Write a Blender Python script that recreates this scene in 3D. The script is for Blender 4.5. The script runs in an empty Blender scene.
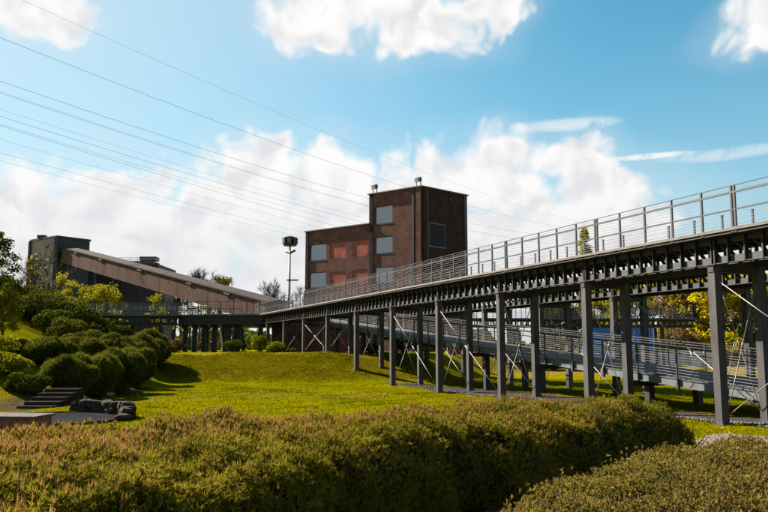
import bpy, bmesh, math, random
import numpy as np
from mathutils import Vector, Matrix, noise as mnoise

random.seed(7)
rng = np.random.default_rng(11)
R = math.radians
scene = bpy.context.scene
col = scene.collection

# ------------------------------------------------------------------ camera
CAM_Z = 2.2
cam_d = bpy.data.cameras.new('camera')
cam_d.sensor_width = 36.0
cam_d.lens = 35.0
cam_d.clip_start = 0.1
cam_d.clip_end = 6000
cam = bpy.data.objects.new('camera', cam_d)
cam.location = (0, 0, CAM_Z)
cam.rotation_euler = (R(90 + 7.1), 0, 0)
col.objects.link(cam)
scene.camera = cam

# ------------------------------------------------------------------ exposure
vs = scene.view_settings
vs.view_transform = 'Standard'
vs.look = 'None'
vs.gamma = 1.0
vs.exposure = 2.0
vs.use_curve_mapping = False

# ------------------------------------------------------------------ sun
SUN_AZ = R(-57)          # measured clockwise from +Y (view direction)
SUN_EL = R(36)
sun_d = bpy.data.lights.new('sun', 'SUN')
sun_d.energy = 5.0
sun_d.angle = R(0.53)
sun_d.color = (1.0, 0.93, 0.82)
sun = bpy.data.objects.new('sun', sun_d)
sv = Vector((math.sin(SUN_AZ) * math.cos(SUN_EL), math.cos(SUN_AZ) * math.cos(SUN_EL), math.sin(SUN_EL)))
sun.rotation_euler = sv.to_track_quat('Z', 'Y').to_euler()
sun.location = (-60, 20, 60)
col.objects.link(sun)

# ------------------------------------------------------------------ world / sky
world = bpy.data.worlds.new('World')
scene.world = world
world.use_nodes = True
WT = world.node_tree
WT.nodes.clear()
WL = WT.links


def wmath(op, a, b=None, c=None, clamp=False):
    n = WT.nodes.new('ShaderNodeMath')
    n.operation = op
    n.use_clamp = clamp
    for i, v in enumerate((a, b, c)):
        if v is None:
            continue
        if isinstance(v, (int, float)):
            n.inputs[i].default_value = v
        else:
            WL.new(v, n.inputs[i])
    return n.outputs[0]


def wsmooth(v, lo, hi):
    n = WT.nodes.new('ShaderNodeMapRange')
    n.interpolation_type = 'SMOOTHSTEP'
    n.inputs['From Min'].default_value = lo
    n.inputs['From Max'].default_value = hi
    WL.new(v, n.inputs['Value'])
    return n.outputs[0]


def wmix(fac, a, b, blend='MIX'):
    n = WT.nodes.new('ShaderNodeMix')
    n.data_type = 'RGBA'
    n.blend_type = blend
    if isinstance(fac, (int, float)):
        n.inputs[0].default_value = fac
    else:
        WL.new(fac, n.inputs[0])
    for i, v in ((6, a), (7, b)):
        if isinstance(v, tuple):
            n.inputs[i].default_value = (*v, 1)
        else:
            WL.new(v, n.inputs[i])
    return n.outputs[2]


def build_world():
    tc = WT.nodes.new('ShaderNodeTexCoord')
    sky = WT.nodes.new('ShaderNodeTexSky')
    sky.sky_type = 'NISHITA'
    sky.sun_disc = False
    sky.sun_elevation = SUN_EL
    sky.sun_rotation = SUN_AZ
    sky.air_density = 1.0
    sky.dust_density = 0.6
    sky.ozone_density = 1.5
    sep = WT.nodes.new('ShaderNodeSeparateXYZ')
    WL.new(tc.outputs['Generated'], sep.inputs[0])
    x, y, z = sep.outputs
    az0 = wmath('ARCTAN2', x, y)
    el = wmath('ARCSINE', z)
    # the same weather all the way round: the cloud field repeats each quarter turn
    az = wmath('SUBTRACT', wmath('FLOORED_MODULO', wmath('ADD', az0, math.pi / 4), math.pi / 2), math.pi / 4)
    nv = WT.nodes.new('ShaderNodeCombineXYZ')
    WL.new(az, nv.inputs[0])
    WL.new(el, nv.inputs[1])

    def vadd(v, off):
        ad = WT.nodes.new('ShaderNodeVectorMath')
        ad.operation = 'ADD'
        WL.new(v, ad.inputs[0])
        if isinstance(off, tuple):
            ad.inputs[1].default_value = off
        else:
            WL.new(off, ad.inputs[1])
        return ad.outputs[0]

    def fbm(v, scale, detail, rough=0.55, out=0):
        n = WT.nodes.new('ShaderNodeTexNoise')
        n.noise_dimensions = '2D'
        n.inputs['Scale'].default_value = scale
        n.inputs['Detail'].default_value = detail
        n.inputs['Roughness'].default_value = rough
        WL.new(v, n.inputs['Vector'])
        return n.outputs[out]

    def bil(v, scale):
        n = WT.nodes.new('ShaderNodeTexVoronoi')
        n.voronoi_dimensions = '2D'
        n.feature = 'F1'
        n.inputs['Scale'].default_value = scale
        n.inputs['Detail'].default_value = 1.0
        n.inputs['Roughness'].default_value = 0.5
        n.inputs['Lacunarity'].default_value = 2.3
        WL.new(v, n.inputs['Vector'])
        return n.outputs[0]

    # domain warp
    wv = WT.nodes.new('ShaderNodeVectorMath')
    wv.operation = 'MULTIPLY_ADD'
    WL.new(fbm(vadd(nv.outputs[0], (3.1, 1.7, 0)), 10, 2, 0.5, 1), wv.inputs[0])
    wv.inputs[1].default_value = (0.06, 0.05, 0)
    wv.inputs[2].default_value = (-0.03, -0.025, 0)
    warped = vadd(nv.outputs[0], wv.outputs[0])

    def r2(v, a, e, ra, re):
        m = WT.nodes.new('ShaderNodeVectorMath')
        m.operation = 'MULTIPLY_ADD'
        WL.new(v, m.inputs[0])
        m.inputs[1].default_value = (1 / ra, 1 / re, 0)
        m.inputs[2].default_value = (-a / ra, -e / re, 0)
        d = WT.nodes.new('ShaderNodeVectorMath')
        d.operation = 'DOT_PRODUCT'
        WL.new(m.outputs[0], d.inputs[0])
        WL.new(m.outputs[0], d.inputs[1])
        return d.outputs['Value']

    def px(u, v, ru, rv):
        a = math.atan((u - 384) / 750)
        e = math.atan((349 - v) / 753 * math.cos(a))
        return a, e, ru / 753, rv / 753

    f = None
    for b in [
            (250, 172, 62, 50), (205, 205, 50, 55), (320, 190, 80, 55), (430, 185, 95, 52), (505, 172, 70, 48), (585, 168, 48, 44),
            (620, 188, 48, 30), (560, 225, 140, 62), (340, 240, 180, 75), (110, 250, 190, 90), (20, 210, 110, 55), (100, 190, 60, 26), (250, 300, 330, 60),
            (700, 300, 420, 62), (432, 6, 86, 38), (298, 8, 56, 36), (490, -8, 54, 28), (370, -28, 120, 36),
            (8, -10, 62, 28), (776, 8, 46, 28)]:
        v = r2(warped, *px(*b))
        f = v if f is None else wmath('SMOOTH_MIN', f, v, 0.3)
    f = wmath('SUBTRACT', 1.0, wmath('MINIMUM', f, 2.5))

    def dens(v):
        n1 = fbm(v, 14, 5, 0.55)
        n2 = bil(v, 26)
        return wmath('SUBTRACT', wmath('MULTIPLY', n1, 1.5), wmath('MULTIPLY_ADD', n2, 0.60, 0.45))

    d0 = dens(warped)
    s0 = wmath('SUBTRACT', wmath('MULTIPLY', fbm(warped, 16, 3, 0.5), 1.5), wmath('MULTIPLY', bil(warped, 15), 0.5))
    s1 = wmath('SUBTRACT', wmath('MULTIPLY', fbm(vadd(warped, (-0.013, 0.018, 0)), 16, 3, 0.5), 1.5), wmath('MULTIPLY', bil(vadd(warped, (-0.013, 0.018, 0)), 15), 0.5))
    tot = wmath('ADD', f, d0)
    mask = wsmooth(tot, -0.08, 0.60)
    veil = wmath('MULTIPLY', wsmooth(wmath('MULTIPLY_ADD', fbm(nv.outputs[0], 6, 3), 1.6, wmath('SUBTRACT', f, 0.8)), -1.3, 1.2), 0.34)
    # thin streaks (contrail and cirrus)
    rag = wsmooth(fbm(warped, 30, 3), 0.18, 0.50)
    nv2 = WT.nodes.new('ShaderNodeVectorMath')
    nv2.operation = 'MULTIPLY_ADD'
    WL.new(wv.outputs[0], nv2.inputs[0])
    nv2.inputs[1].default_value = (0.3, 0.14, 0)
    WL.new(nv.outputs[0], nv2.inputs[2])

    def streak(u, v, ru, rv, k):
        s = wsmooth(r2(nv2.outputs[0], *px(u, v, ru, rv)), 1.0, 0.0)
        return wmath('MULTIPLY', s, k)
    st = wmath('MAXIMUM', streak(660, 151, 52, 3.6, 1.0), wmath('MAXIMUM', streak(575, 117, 62, 8, 0.65), streak(740, 148, 80, 7, 0.5)))
    st = wmath('MULTIPLY', st, rag)

    # light and shade in the cumulus
    sh = wmath('ADD', wmath('MULTIPLY', wmath('SUBTRACT', s0, s1), 0.75), wmath('MULTIPLY', tot, -0.22))
    shade = wsmooth(sh, -0.55, 0.05)
    lowel = wsmooth(el, 0.04, 0.27)
    cl_hi = (5.0, 4.94, 4.86)
    cl_lo = (3.82, 3.90, 4.05)
    cloud = wmix(shade, cl_lo, cl_hi)
    cloud = wmix(wmath('MULTIPLY', wmath('SUBTRACT', 1.0, lowel), 0.7), cloud, (3.85, 3.92, 4.02))
    blue = wmix(1.0, sky.outputs[0], (0.22, 0.79, 0.79), 'MULTIPLY')
    haze = wmath('POWER', wmath('SUBTRACT', 1.0, wmath('MAXIMUM', wmath('MINIMUM', el, 0.9), 0.0)), 4.6)
    skyc = wmix(wmath('MULTIPLY', haze, 1.0), blue, (3.50, 3.66, 3.86))
    dt = WT.nodes.new('ShaderNodeVectorMath')
    dt.operation = 'DOT_PRODUCT'
    WL.new(tc.outputs['Generated'], dt.inputs[0])
    dt.inputs[1].default_value = tuple(sv)
    skyc = wmix(wmath('MULTIPLY', wsmooth(dt.outputs['Value'], 0.40, 0.98), 0.75), skyc, (3.55, 4.05, 4.40))
    skyc = wmix(veil, skyc, (3.88, 4.15, 4.32))
    skyc = wmix(st, skyc, (4.43, 4.59, 4.65))
    skyc = wmix(mask, skyc, cloud)
    bg = WT.nodes.new('ShaderNodeBackground')
    bg.inputs['Strength'].default_value = 0.05
    WL.new(skyc, bg.inputs['Color'])
    out = WT.nodes.new('ShaderNodeOutputWorld')
    WL.new(bg.outputs[0], out.inputs[0])


build_world()
world.cycles.sampling_method = 'MANUAL'
world.cycles.sample_map_resolution = 512

# ------------------------------------------------------------------ materials
MAT = {}
ALB = 0.54      # base colours below were noted one exposure step brighter


def cs(c):
    return tuple(v * ALB for v in c)



def mat(name, color, rough=0.7, var=0.12, scale=3.0, color2=None, metal=0.0, bump=0.0, bump_scale=20.0,
        attr=False, transl=0.0, spec=0.5, stretch=(1, 1, 1), wear=None):
    color = cs(color)
    color2 = cs(color2) if color2 else None
    if attr and attr is not True:
        attr = cs(attr)
    if wear:
        wear = (cs(wear[0]), wear[1], wear[2])
    m = bpy.data.materials.new(name)
    m.use_nodes = True
    nt = m.node_tree
    L = nt.links
    b = nt.nodes['Principled BSDF']
    b.inputs['Roughness'].default_value = rough
    b.inputs['Metallic'].default_value = metal
    b.inputs['Specular IOR Level'].default_value = spec
    tc = nt.nodes.new('ShaderNodeTexCoord')
    mp = nt.nodes.new('ShaderNodeMapping')
    mp.inputs['Scale'].default_value = stretch
    L.new(tc.outputs['Object'], mp.inputs[0])
    no = nt.nodes.new('ShaderNodeTexNoise')
    no.inputs['Scale'].default_value = scale
    no.inputs['Detail'].default_value = 6
    no.inputs['Roughness'].default_value = 0.62
    L.new(mp.outputs[0], no.inputs['Vector'])
    c2 = color2 or tuple(max(0, c * (1 - 2.2 * var)) for c in color)
    c1 = color if color2 else tuple(c * (1 + var) for c in color)
    mx = nt.nodes.new('ShaderNodeMix')
    mx.data_type = 'RGBA'
    mx.inputs[6].default_value = (*c2, 1)
    mx.inputs[7].default_value = (*c1, 1)
    if attr:
        at = nt.nodes.new('ShaderNodeAttribute')
        at.attribute_name = 'tint'
        L.new(at.outputs['Fac'], mx.inputs[0])
        outc = mx.outputs[2]
        if attr != True:      # a third colour for the high end of the tint
            m2 = nt.nodes.new('ShaderNodeMix')
            m2.data_type = 'RGBA'
            mr2 = nt.nodes.new('ShaderNodeMapRange')
            mr2.inputs['From Min'].default_value = 1.0
            mr2.inputs['From Max'].default_value = 2.0
            L.new(at.outputs['Fac'], mr2.inputs[0])
            L.new(mr2.outputs[0], m2.inputs[0])
            L.new(outc, m2.inputs[6])
            m2.inputs[7].default_value = (*attr, 1)
            outc = m2.outputs[2]
    else:
        mr = nt.nodes.new('ShaderNodeMapRange')
        mr.inputs['From Min'].default_value = 0.3
        mr.inputs['From Max'].default_value = 0.7
        L.new(no.outputs[0], mr.inputs[0])
        L.new(mr.outputs[0], mx.inputs[0])
        outc = mx.outputs[2]
    if wear:
        wc, wlo, wscale = wear
        wn = nt.nodes.new('ShaderNodeTexNoise')
        wn.inputs['Scale'].default_value = wscale
        wn.inputs['Detail'].default_value = 8
        wn.inputs['Roughness'].default_value = 0.7
        L.new(tc.outputs['Object'], wn.inputs['Vector'])
        wr = nt.nodes.new('ShaderNodeMapRange')
        wr.inputs['From Min'].default_value = wlo
        wr.inputs['From Max'].default_value = wlo + 0.12
        L.new(wn.outputs[0], wr.inputs[0])
        wm = nt.nodes.new('ShaderNodeMix')
        wm.data_type = 'RGBA'
        L.new(wr.outputs[0], wm.inputs[0])
        L.new(outc, wm.inputs[6])
        wm.inputs[7].default_value = (*wc, 1)
        outc = wm.outputs[2]
    L.new(outc, b.inputs['Base Color'])
    if bump:
        bn = nt.nodes.new('ShaderNodeTexNoise')
        bn.inputs['Scale'].default_value = bump_scale
        bn.inputs['Detail'].default_value = 5
        L.new(tc.outputs['Object'], bn.inputs['Vector'])
        bp = nt.nodes.new('ShaderNodeBump')
        bp.inputs['Strength'].default_value = bump
        bp.inputs['Distance'].default_value = 0.05
        L.new(bn.outputs[0], bp.inputs['Height'])
        L.new(bp.outputs[0], b.inputs['Normal'])
    if transl:
        tr = nt.nodes.new('ShaderNodeBsdfTranslucent')
        L.new(outc, tr.inputs['Color'])
        ms = nt.nodes.new('ShaderNodeMixShader')
        ms.inputs[0].default_value = transl
        L.new(b.outputs[0], ms.inputs[1])
        L.new(tr.outputs[0], ms.inputs[2])
        L.new(ms.outputs[0], nt.nodes['Material Output'].inputs[0])
    MAT[name] = m
    return m


def brick_mat(name, c1, c2, mortar, sx=0.24, sz=0.075):
    c1, c2, mortar = cs(c1), cs(c2), cs(mortar)
    m = bpy.data.materials.new(name)
    m.use_nodes = True
    nt = m.node_tree
    L = nt.links
    b = nt.nodes['Principled BSDF']
    b.inputs['Roughness'].default_value = 0.85
    b.inputs['Specular IOR Level'].default_value = 0.1
    tc = nt.nodes.new('ShaderNodeTexCoord')
    se = nt.nodes.new('ShaderNodeSeparateXYZ')
    L.new(tc.outputs['Object'], se.inputs[0])
    ad = nt.nodes.new('ShaderNodeMath')
    L.new(se.outputs[0], ad.inputs[0])
    L.new(se.outputs[1], ad.inputs[1])
    cb = nt.nodes.new('ShaderNodeCombineXYZ')
    L.new(ad.outputs[0], cb.inputs[0])
    L.new(se.outputs[2], cb.inputs[1])
    br = nt.nodes.new('ShaderNodeTexBrick')
    br.inputs['Scale'].default_value = 1.0
    br.inputs['Brick Width'].default_value = sx
    br.inputs['Row Height'].default_value = sz
    br.inputs['Mortar Size'].default_value = 0.008
    br.inputs['Color1'].default_value = (*c1, 1)
    br.inputs['Color2'].default_value = (*c2, 1)
    br.inputs['Mortar'].default_value = (*mortar, 1)
    L.new(cb.outputs[0], br.inputs['Vector'])
    no = nt.nodes.new('ShaderNodeTexNoise')
    no.inputs['Scale'].default_value = 0.9
    no.inputs['Detail'].default_value = 8
    no.inputs['Roughness'].default_value = 0.65
    L.new(tc.outputs['Object'], no.inputs['Vector'])
    mr = nt.nodes.new('ShaderNodeMapRange')
    mr.inputs['From Min'].default_value = 0.3
    mr.inputs['From Max'].default_value = 0.7
    mr.inputs['To Min'].default_value = 0.55
    mr.inputs['To Max'].default_value = 1.25
    L.new(no.outputs[0], mr.inputs[0])
    mx = nt.nodes.new('ShaderNodeVectorMath')
    mx.operation = 'SCALE'
    L.new(br.outputs[0], mx.inputs[0])
    L.new(mr.outputs[0], mx.inputs['Scale'])
    L.new(mx.outputs[0], b.inputs['Base Color'])
    MAT[name] = m
    return m


def ground_mat():
    m = bpy.data.materials.new('grass_ground')
    m.use_nodes = True
    nt = m.node_tree
    L = nt.links
    b = nt.nodes['Principled BSDF']
    b.inputs['Roughness'].default_value = 0.95
    b.inputs['Specular IOR Level'].default_value = 0.0
    tc = nt.nodes.new('ShaderNodeTexCoord')

    def nz(s, d=6, r=0.6):
        n = nt.nodes.new('ShaderNodeTexNoise')
        n.inputs['Scale'].default_value = s
        n.inputs['Detail'].default_value = d
        n.inputs['Roughness'].default_value = r
        L.new(tc.outputs['Object'], n.inputs['Vector'])
        return n.outputs[0]

    def rg(v, a, c):
        r = nt.nodes.new('ShaderNodeMapRange')
        r.inputs['From Min'].default_value = a
        r.inputs['From Max'].default_value = c
        L.new(v, r.inputs[0])
        return r.outputs[0]

    def mix(f, a, c):
        n = nt.nodes.new('ShaderNodeMix')
        n.data_type = 'RGBA'
        L.new(f, n.inputs[0])
        for i, v in ((6, a), (7, c)):
            if isinstance(v, tuple):
                n.inputs[i].default_value = (*cs(v), 1)
            else:
                L.new(v, n.inputs[i])
        return n.outputs[2]
    c = mix(rg(nz(0.35), 0.35, 0.65), (0.200, 0.195, 0.001), (0.280, 0.236, 0.001))
    c = mix(rg(nz(3.5, 8, 0.7), 0.50, 0.72), c, (0.085, 0.09, 0.002))
    c = mix(rg(nz(1.1, 7, 0.7), 0.54, 0.72), c, (0.25, 0.18, 0.012))
    at = nt.nodes.new('ShaderNodeAttribute')
    at.attribute_name = 'soil'
    sm = nt.nodes.new('ShaderNodeMath')
    sm.operation = 'ADD'
    L.new(at.outputs['Fac'], sm.inputs[0])
    sn = nt.nodes.new('ShaderNodeMath')
    sn.operation = 'MULTIPLY_ADD'
    L.new(nz(2.0, 6, 0.65), sn.inputs[0])
    sn.inputs[1].default_value = 1.2
    sn.inputs[2].default_value = -0.6
    L.new(sn.outputs[0], sm.inputs[1])
    soil = mix(rg(nz(5, 6, 0.7), 0.35, 0.65), (0.075, 0.052, 0.035), (0.13, 0.095, 0.065))
    c = mix(rg(sm.outputs[0], 0.4, 0.75), c, soil)
    at2 = nt.nodes.new('ShaderNodeAttribute')
    at2.attribute_name = 'dry'
    sm2 = nt.nodes.new('ShaderNodeMath')
    sm2.operation = 'ADD'
    L.new(at2.outputs['Fac'], sm2.inputs[0])
    L.new(sn.outputs[0], sm2.inputs[1])
    c = mix(rg(sm2.outputs[0], 0.25, 0.9), c, mix(rg(nz(4, 6, 0.7), 0.35, 0.65), (0.20, 0.14, 0.012), (0.30, 0.205, 0.03)))
    at3 = nt.nodes.new('ShaderNodeAttribute')
    at3.attribute_name = 'rough'
    rc = mix(rg(nz(1.6, 8, 0.75), 0.38, 0.62), (0.055, 0.056, 0.002), (0.175, 0.118, 0.004))
    rm = nt.nodes.new('ShaderNodeMath')
    rm.operation = 'MULTIPLY'
    rm.inputs[1].default_value = 0.85
    L.new(at3.outputs['Fac'], rm.inputs[0])
    c = mix(rm.outputs[0], c, rc)
    L.new(c, b.inputs['Base Color'])
    bp = nt.nodes.new('ShaderNodeBump')
    bp.inputs['Strength'].default_value = 0.9
    bp.inputs['Distance'].default_value = 0.12
    L.new(nz(9, 8, 0.75), bp.inputs['Height'])
    L.new(bp.outputs[0], b.inputs['Normal'])
    MAT['ground'] = m


ground_mat()
mat('steel', (0.046, 0.043, 0.042), rough=0.62, var=0.18, scale=1.5, bump=0.08, wear=((0.085, 0.06, 0.045), 0.66, 5.0), spec=0.4)
mat('steel_dark', (0.018, 0.0165, 0.016), rough=0.6, var=0.15, scale=2.0, spec=0.4)
mat('column_paint', (0.108, 0.100, 0.096), rough=0.65, var=0.22, scale=1.6, bump=0.08, wear=((0.085, 0.050, 0.032), 0.57, 3.0), spec=0.2, stretch=(1, 1, 0.35))
mat('chord_sunlit', (0.085, 0.078, 0.073), rough=0.65, var=0.2, scale=2.0, wear=((0.09, 0.07, 0.055), 0.64, 4.0), spec=0.35)  # lighter than the other truss steel: sunlight on the bottom chord put into the colour
mat('rail_steel', (0.036, 0.032, 0.029), rough=0.5, var=0.15, scale=3.0, spec=0.5)
mat('cable_steel', (0.42, 0.40, 0.38), rough=0.4, metal=0.3, var=0.1)
mat('rod_steel', (0.30, 0.255, 0.235), rough=0.45, var=0.1)
mat('deck_edge', (0.22, 0.18, 0.145), rough=0.8, var=0.2, scale=2.5, bump=0.15)
mat('deck_plank', (0.20, 0.17, 0.14), rough=0.85, var=0.2, scale=4, stretch=(1, 8, 1))
mat('ramp_side', (0.14, 0.145, 0.15), rough=0.6, var=0.2, scale=2.5, wear=((0.1, 0.08, 0.06), 0.66, 4.0))
mat('ramp_deck', (0.085, 0.087, 0.092), rough=0.75, var=0.2, scale=3)
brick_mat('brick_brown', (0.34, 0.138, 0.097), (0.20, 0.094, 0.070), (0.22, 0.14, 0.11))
brick_mat('brick_dark_shaded', (0.105, 0.050, 0.039), (0.070, 0.036, 0.029), (0.07, 0.047, 0.040))  # brown brick darkened for the shaded tower side, also used on dark pilasters
brick_mat('brick_red', (0.80, 0.215, 0.135), (0.60, 0.165, 0.11), (0.42, 0.20, 0.15))
mat('coping', (0.36, 0.34, 0.32), rough=0.7, var=0.15)
mat('frame_dark', (0.035, 0.030, 0.028), rough=0.5, var=0.1)
mat('frame_mid', (0.20, 0.18, 0.17), rough=0.5, var=0.1)
mat('frame_light', (0.30, 0.29, 0.28), rough=0.5, var=0.1)
mat('roof_felt', (0.05, 0.05, 0.05), rough=0.9)
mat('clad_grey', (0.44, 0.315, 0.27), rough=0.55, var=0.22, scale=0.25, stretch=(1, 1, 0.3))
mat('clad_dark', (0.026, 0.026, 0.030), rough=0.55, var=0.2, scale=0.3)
mat('clad_navy', (0.017, 0.018, 0.026), rough=0.55, var=0.2, scale=0.3)
mat('clad_rust', (0.185, 0.105, 0.080), rough=0.75, var=0.16, scale=0.45, stretch=(1, 1, 0.5), wear=((0.075, 0.042, 0.034), 0.58, 0.8), spec=0.05)
mat('clad_roof', (0.095, 0.068, 0.058), rough=0.7, var=0.15, scale=0.6, spec=0.05)
mat('concrete', (0.24, 0.23, 0.22), rough=0.9, var=0.15, scale=1.5, bump=0.2, spec=0.05)
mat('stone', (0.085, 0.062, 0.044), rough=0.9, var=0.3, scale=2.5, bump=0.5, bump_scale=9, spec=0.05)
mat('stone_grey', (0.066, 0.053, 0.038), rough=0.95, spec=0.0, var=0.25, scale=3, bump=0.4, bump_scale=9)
mat('paving_dark', (0.040, 0.038, 0.042), rough=0.95, spec=0.0, var=0.2, scale=2)
mat('gravel_pink', (0.38, 0.27, 0.24), rough=0.95, color2=(0.22, 0.15, 0.13), scale=14, bump=0.6, bump_scale=40, spec=0.05)
mat('gravel_grey', (0.10, 0.080, 0.066), rough=0.95, color2=(0.035, 0.028, 0.024), scale=10, bump=0.8, bump_scale=30, spec=0.05)
mat('pebble', (0.20, 0.18, 0.17), rough=0.9, var=0.3, scale=3, spec=0.05)
mat('wood_red', (0.36, 0.095, 0.065), rough=0.7, var=0.25, scale=3, stretch=(6, 6, 0.7), bump=0.2)
mat('lid_grey', (0.17, 0.145, 0.135), rough=0.8, var=0.2, scale=4, bump=0.3, spec=0.05)
mat('blue_paint', (0.03, 0.30, 0.85), rough=0.5, var=0.15, scale=0.8)
mat('white_paint', (1.0, 1.0, 1.0), rough=0.5, var=0.08, scale=0.8)
mat('red_plastic', (0.42, 0.035, 0.025), rough=0.5, var=0.1)
mat('tyre', (0.02, 0.02, 0.02), rough=0.8)
mat('lamp_black', (0.012, 0.012, 0.013), rough=0.45, var=0.1)
mat('lamp_lens', (0.24, 0.25, 0.06), rough=0.3, var=0.2)
mat('pole_grey', (0.24, 0.24, 0.25), rough=0.5, var=0.1)
mat('wire', (0.14, 0.40, 0.58), rough=0.6, var=0.05)
mat('bark', (0.060, 0.048, 0.038), rough=0.95, var=0.3, scale=4, bump=0.5, bump_scale=12)
mat('bark_light', (0.14, 0.115, 0.10), rough=0.95, var=0.3, scale=4)
mat('twig', (0.085, 0.07, 0.06), rough=0.95, var=0.2)
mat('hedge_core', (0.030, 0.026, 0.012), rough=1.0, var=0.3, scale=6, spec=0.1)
mat('hedge_stem', (0.10, 0.075, 0.055), rough=0.95, var=0.3, scale=5)
mat('needle', (0.46, 0.365, 0.032), color2=(0.15, 0.135, 0.016), rough=0.75, attr=(0.56, 0.25, 0.11), transl=0.35, spec=0.0)
mat('hedge_leaf', (0.46, 0.35, 0.065), color2=(0.18, 0.14, 0.032), rough=0.75, attr=(0.36, 0.19, 0.105), transl=0.3, spec=0.0)
mat('leaf_dark', (0.235, 0.232, 0.026), color2=(0.075, 0.086, 0.014), rough=0.7, attr=(0.46, 0.36, 0.035), transl=0.3, spec=0.0)
mat('leaf_mid', (0.15, 0.155, 0.018), color2=(0.055, 0.066, 0.010), rough=0.6, attr=(0.26, 0.21, 0.02), transl=0.2, spec=0.0)
mat('leaf_bright', (0.36, 0.37, 0.016), color2=(0.16, 0.19, 0.010), rough=0.6, attr=(0.45, 0.40, 0.03), transl=0.3, spec=0.0)
mat('leaf_yellow', (1.0, 0.76, 0.015), color2=(0.52, 0.46, 0.012), rough=0.6, attr=(1.05, 0.66, 0.03), transl=0.5, spec=0.0)
mat('leaf_lime', (0.52, 0.46, 0.022), color2=(0.24, 0.23, 0.012), rough=0.6, attr=(0.60, 0.44, 0.03), transl=0.45, spec=0.0)
mat('leaf_brown', (0.30, 0.185, 0.07), color2=(0.13, 0.085, 0.04), rough=0.7, attr=(0.40, 0.29, 0.05), transl=0.2, spec=0.0)
mat('grass_blade', (0.30, 0.265, 0.002), color2=(0.135, 0.145, 0.002), rough=0.8, attr=(0.30, 0.21, 0.014), transl=0.35, spec=0.0)
mat('flower', (0.6, 0.48, 0.02), rough=0.6, transl=0.2)


def glass_mat():
    m = bpy.data.materials.new('window_glass')
    m.use_nodes = True
    b = m.node_tree.nodes['Principled BSDF']
    b.inputs['Base Color'].default_value = (0.17, 0.20, 0.22, 1)
    b.inputs['Roughness'].default_value = 0.06
    b.inputs['Metallic'].default_value = 0.75
    b.inputs['Specular IOR Level'].default_value = 1.0
    nt = m.node_tree
    n = nt.nodes.new('ShaderNodeTexNoise')
    n.inputs['Scale'].default_value = 0.9
    tc = nt.nodes.new('ShaderNodeTexCoord')
    nt.links.new(tc.outputs['Object'], n.inputs['Vector'])
    bp = nt.nodes.new('ShaderNodeBump')
    bp.inputs['Strength'].default_value = 0.5
    bp.inputs['Distance'].default_value = 0.15
    nt.links.new(n.outputs[0], bp.inputs['Height'])
    nt.links.new(bp.outputs[0], b.inputs['Normal'])
    MAT['glass'] = m
    m2 = m.copy()
    m2.name = 'window_glass_dark'
    m2.node_tree.nodes['Principled BSDF'].inputs['Base Color'].default_value = (0.012, 0.013, 0.015, 1)
    m2.node_tree.nodes['Principled BSDF'].inputs['Specular IOR Level'].default_value = 0.08
    m2.node_tree.nodes['Principled BSDF'].inputs['Roughness'].default_value = 0.35
    m2.node_tree.nodes['Principled BSDF'].inputs['Metallic'].default_value = 0.0
    MAT['glass_dark'] = m2


glass_mat()

# ------------------------------------------------------------------ mesh helpers


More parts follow.
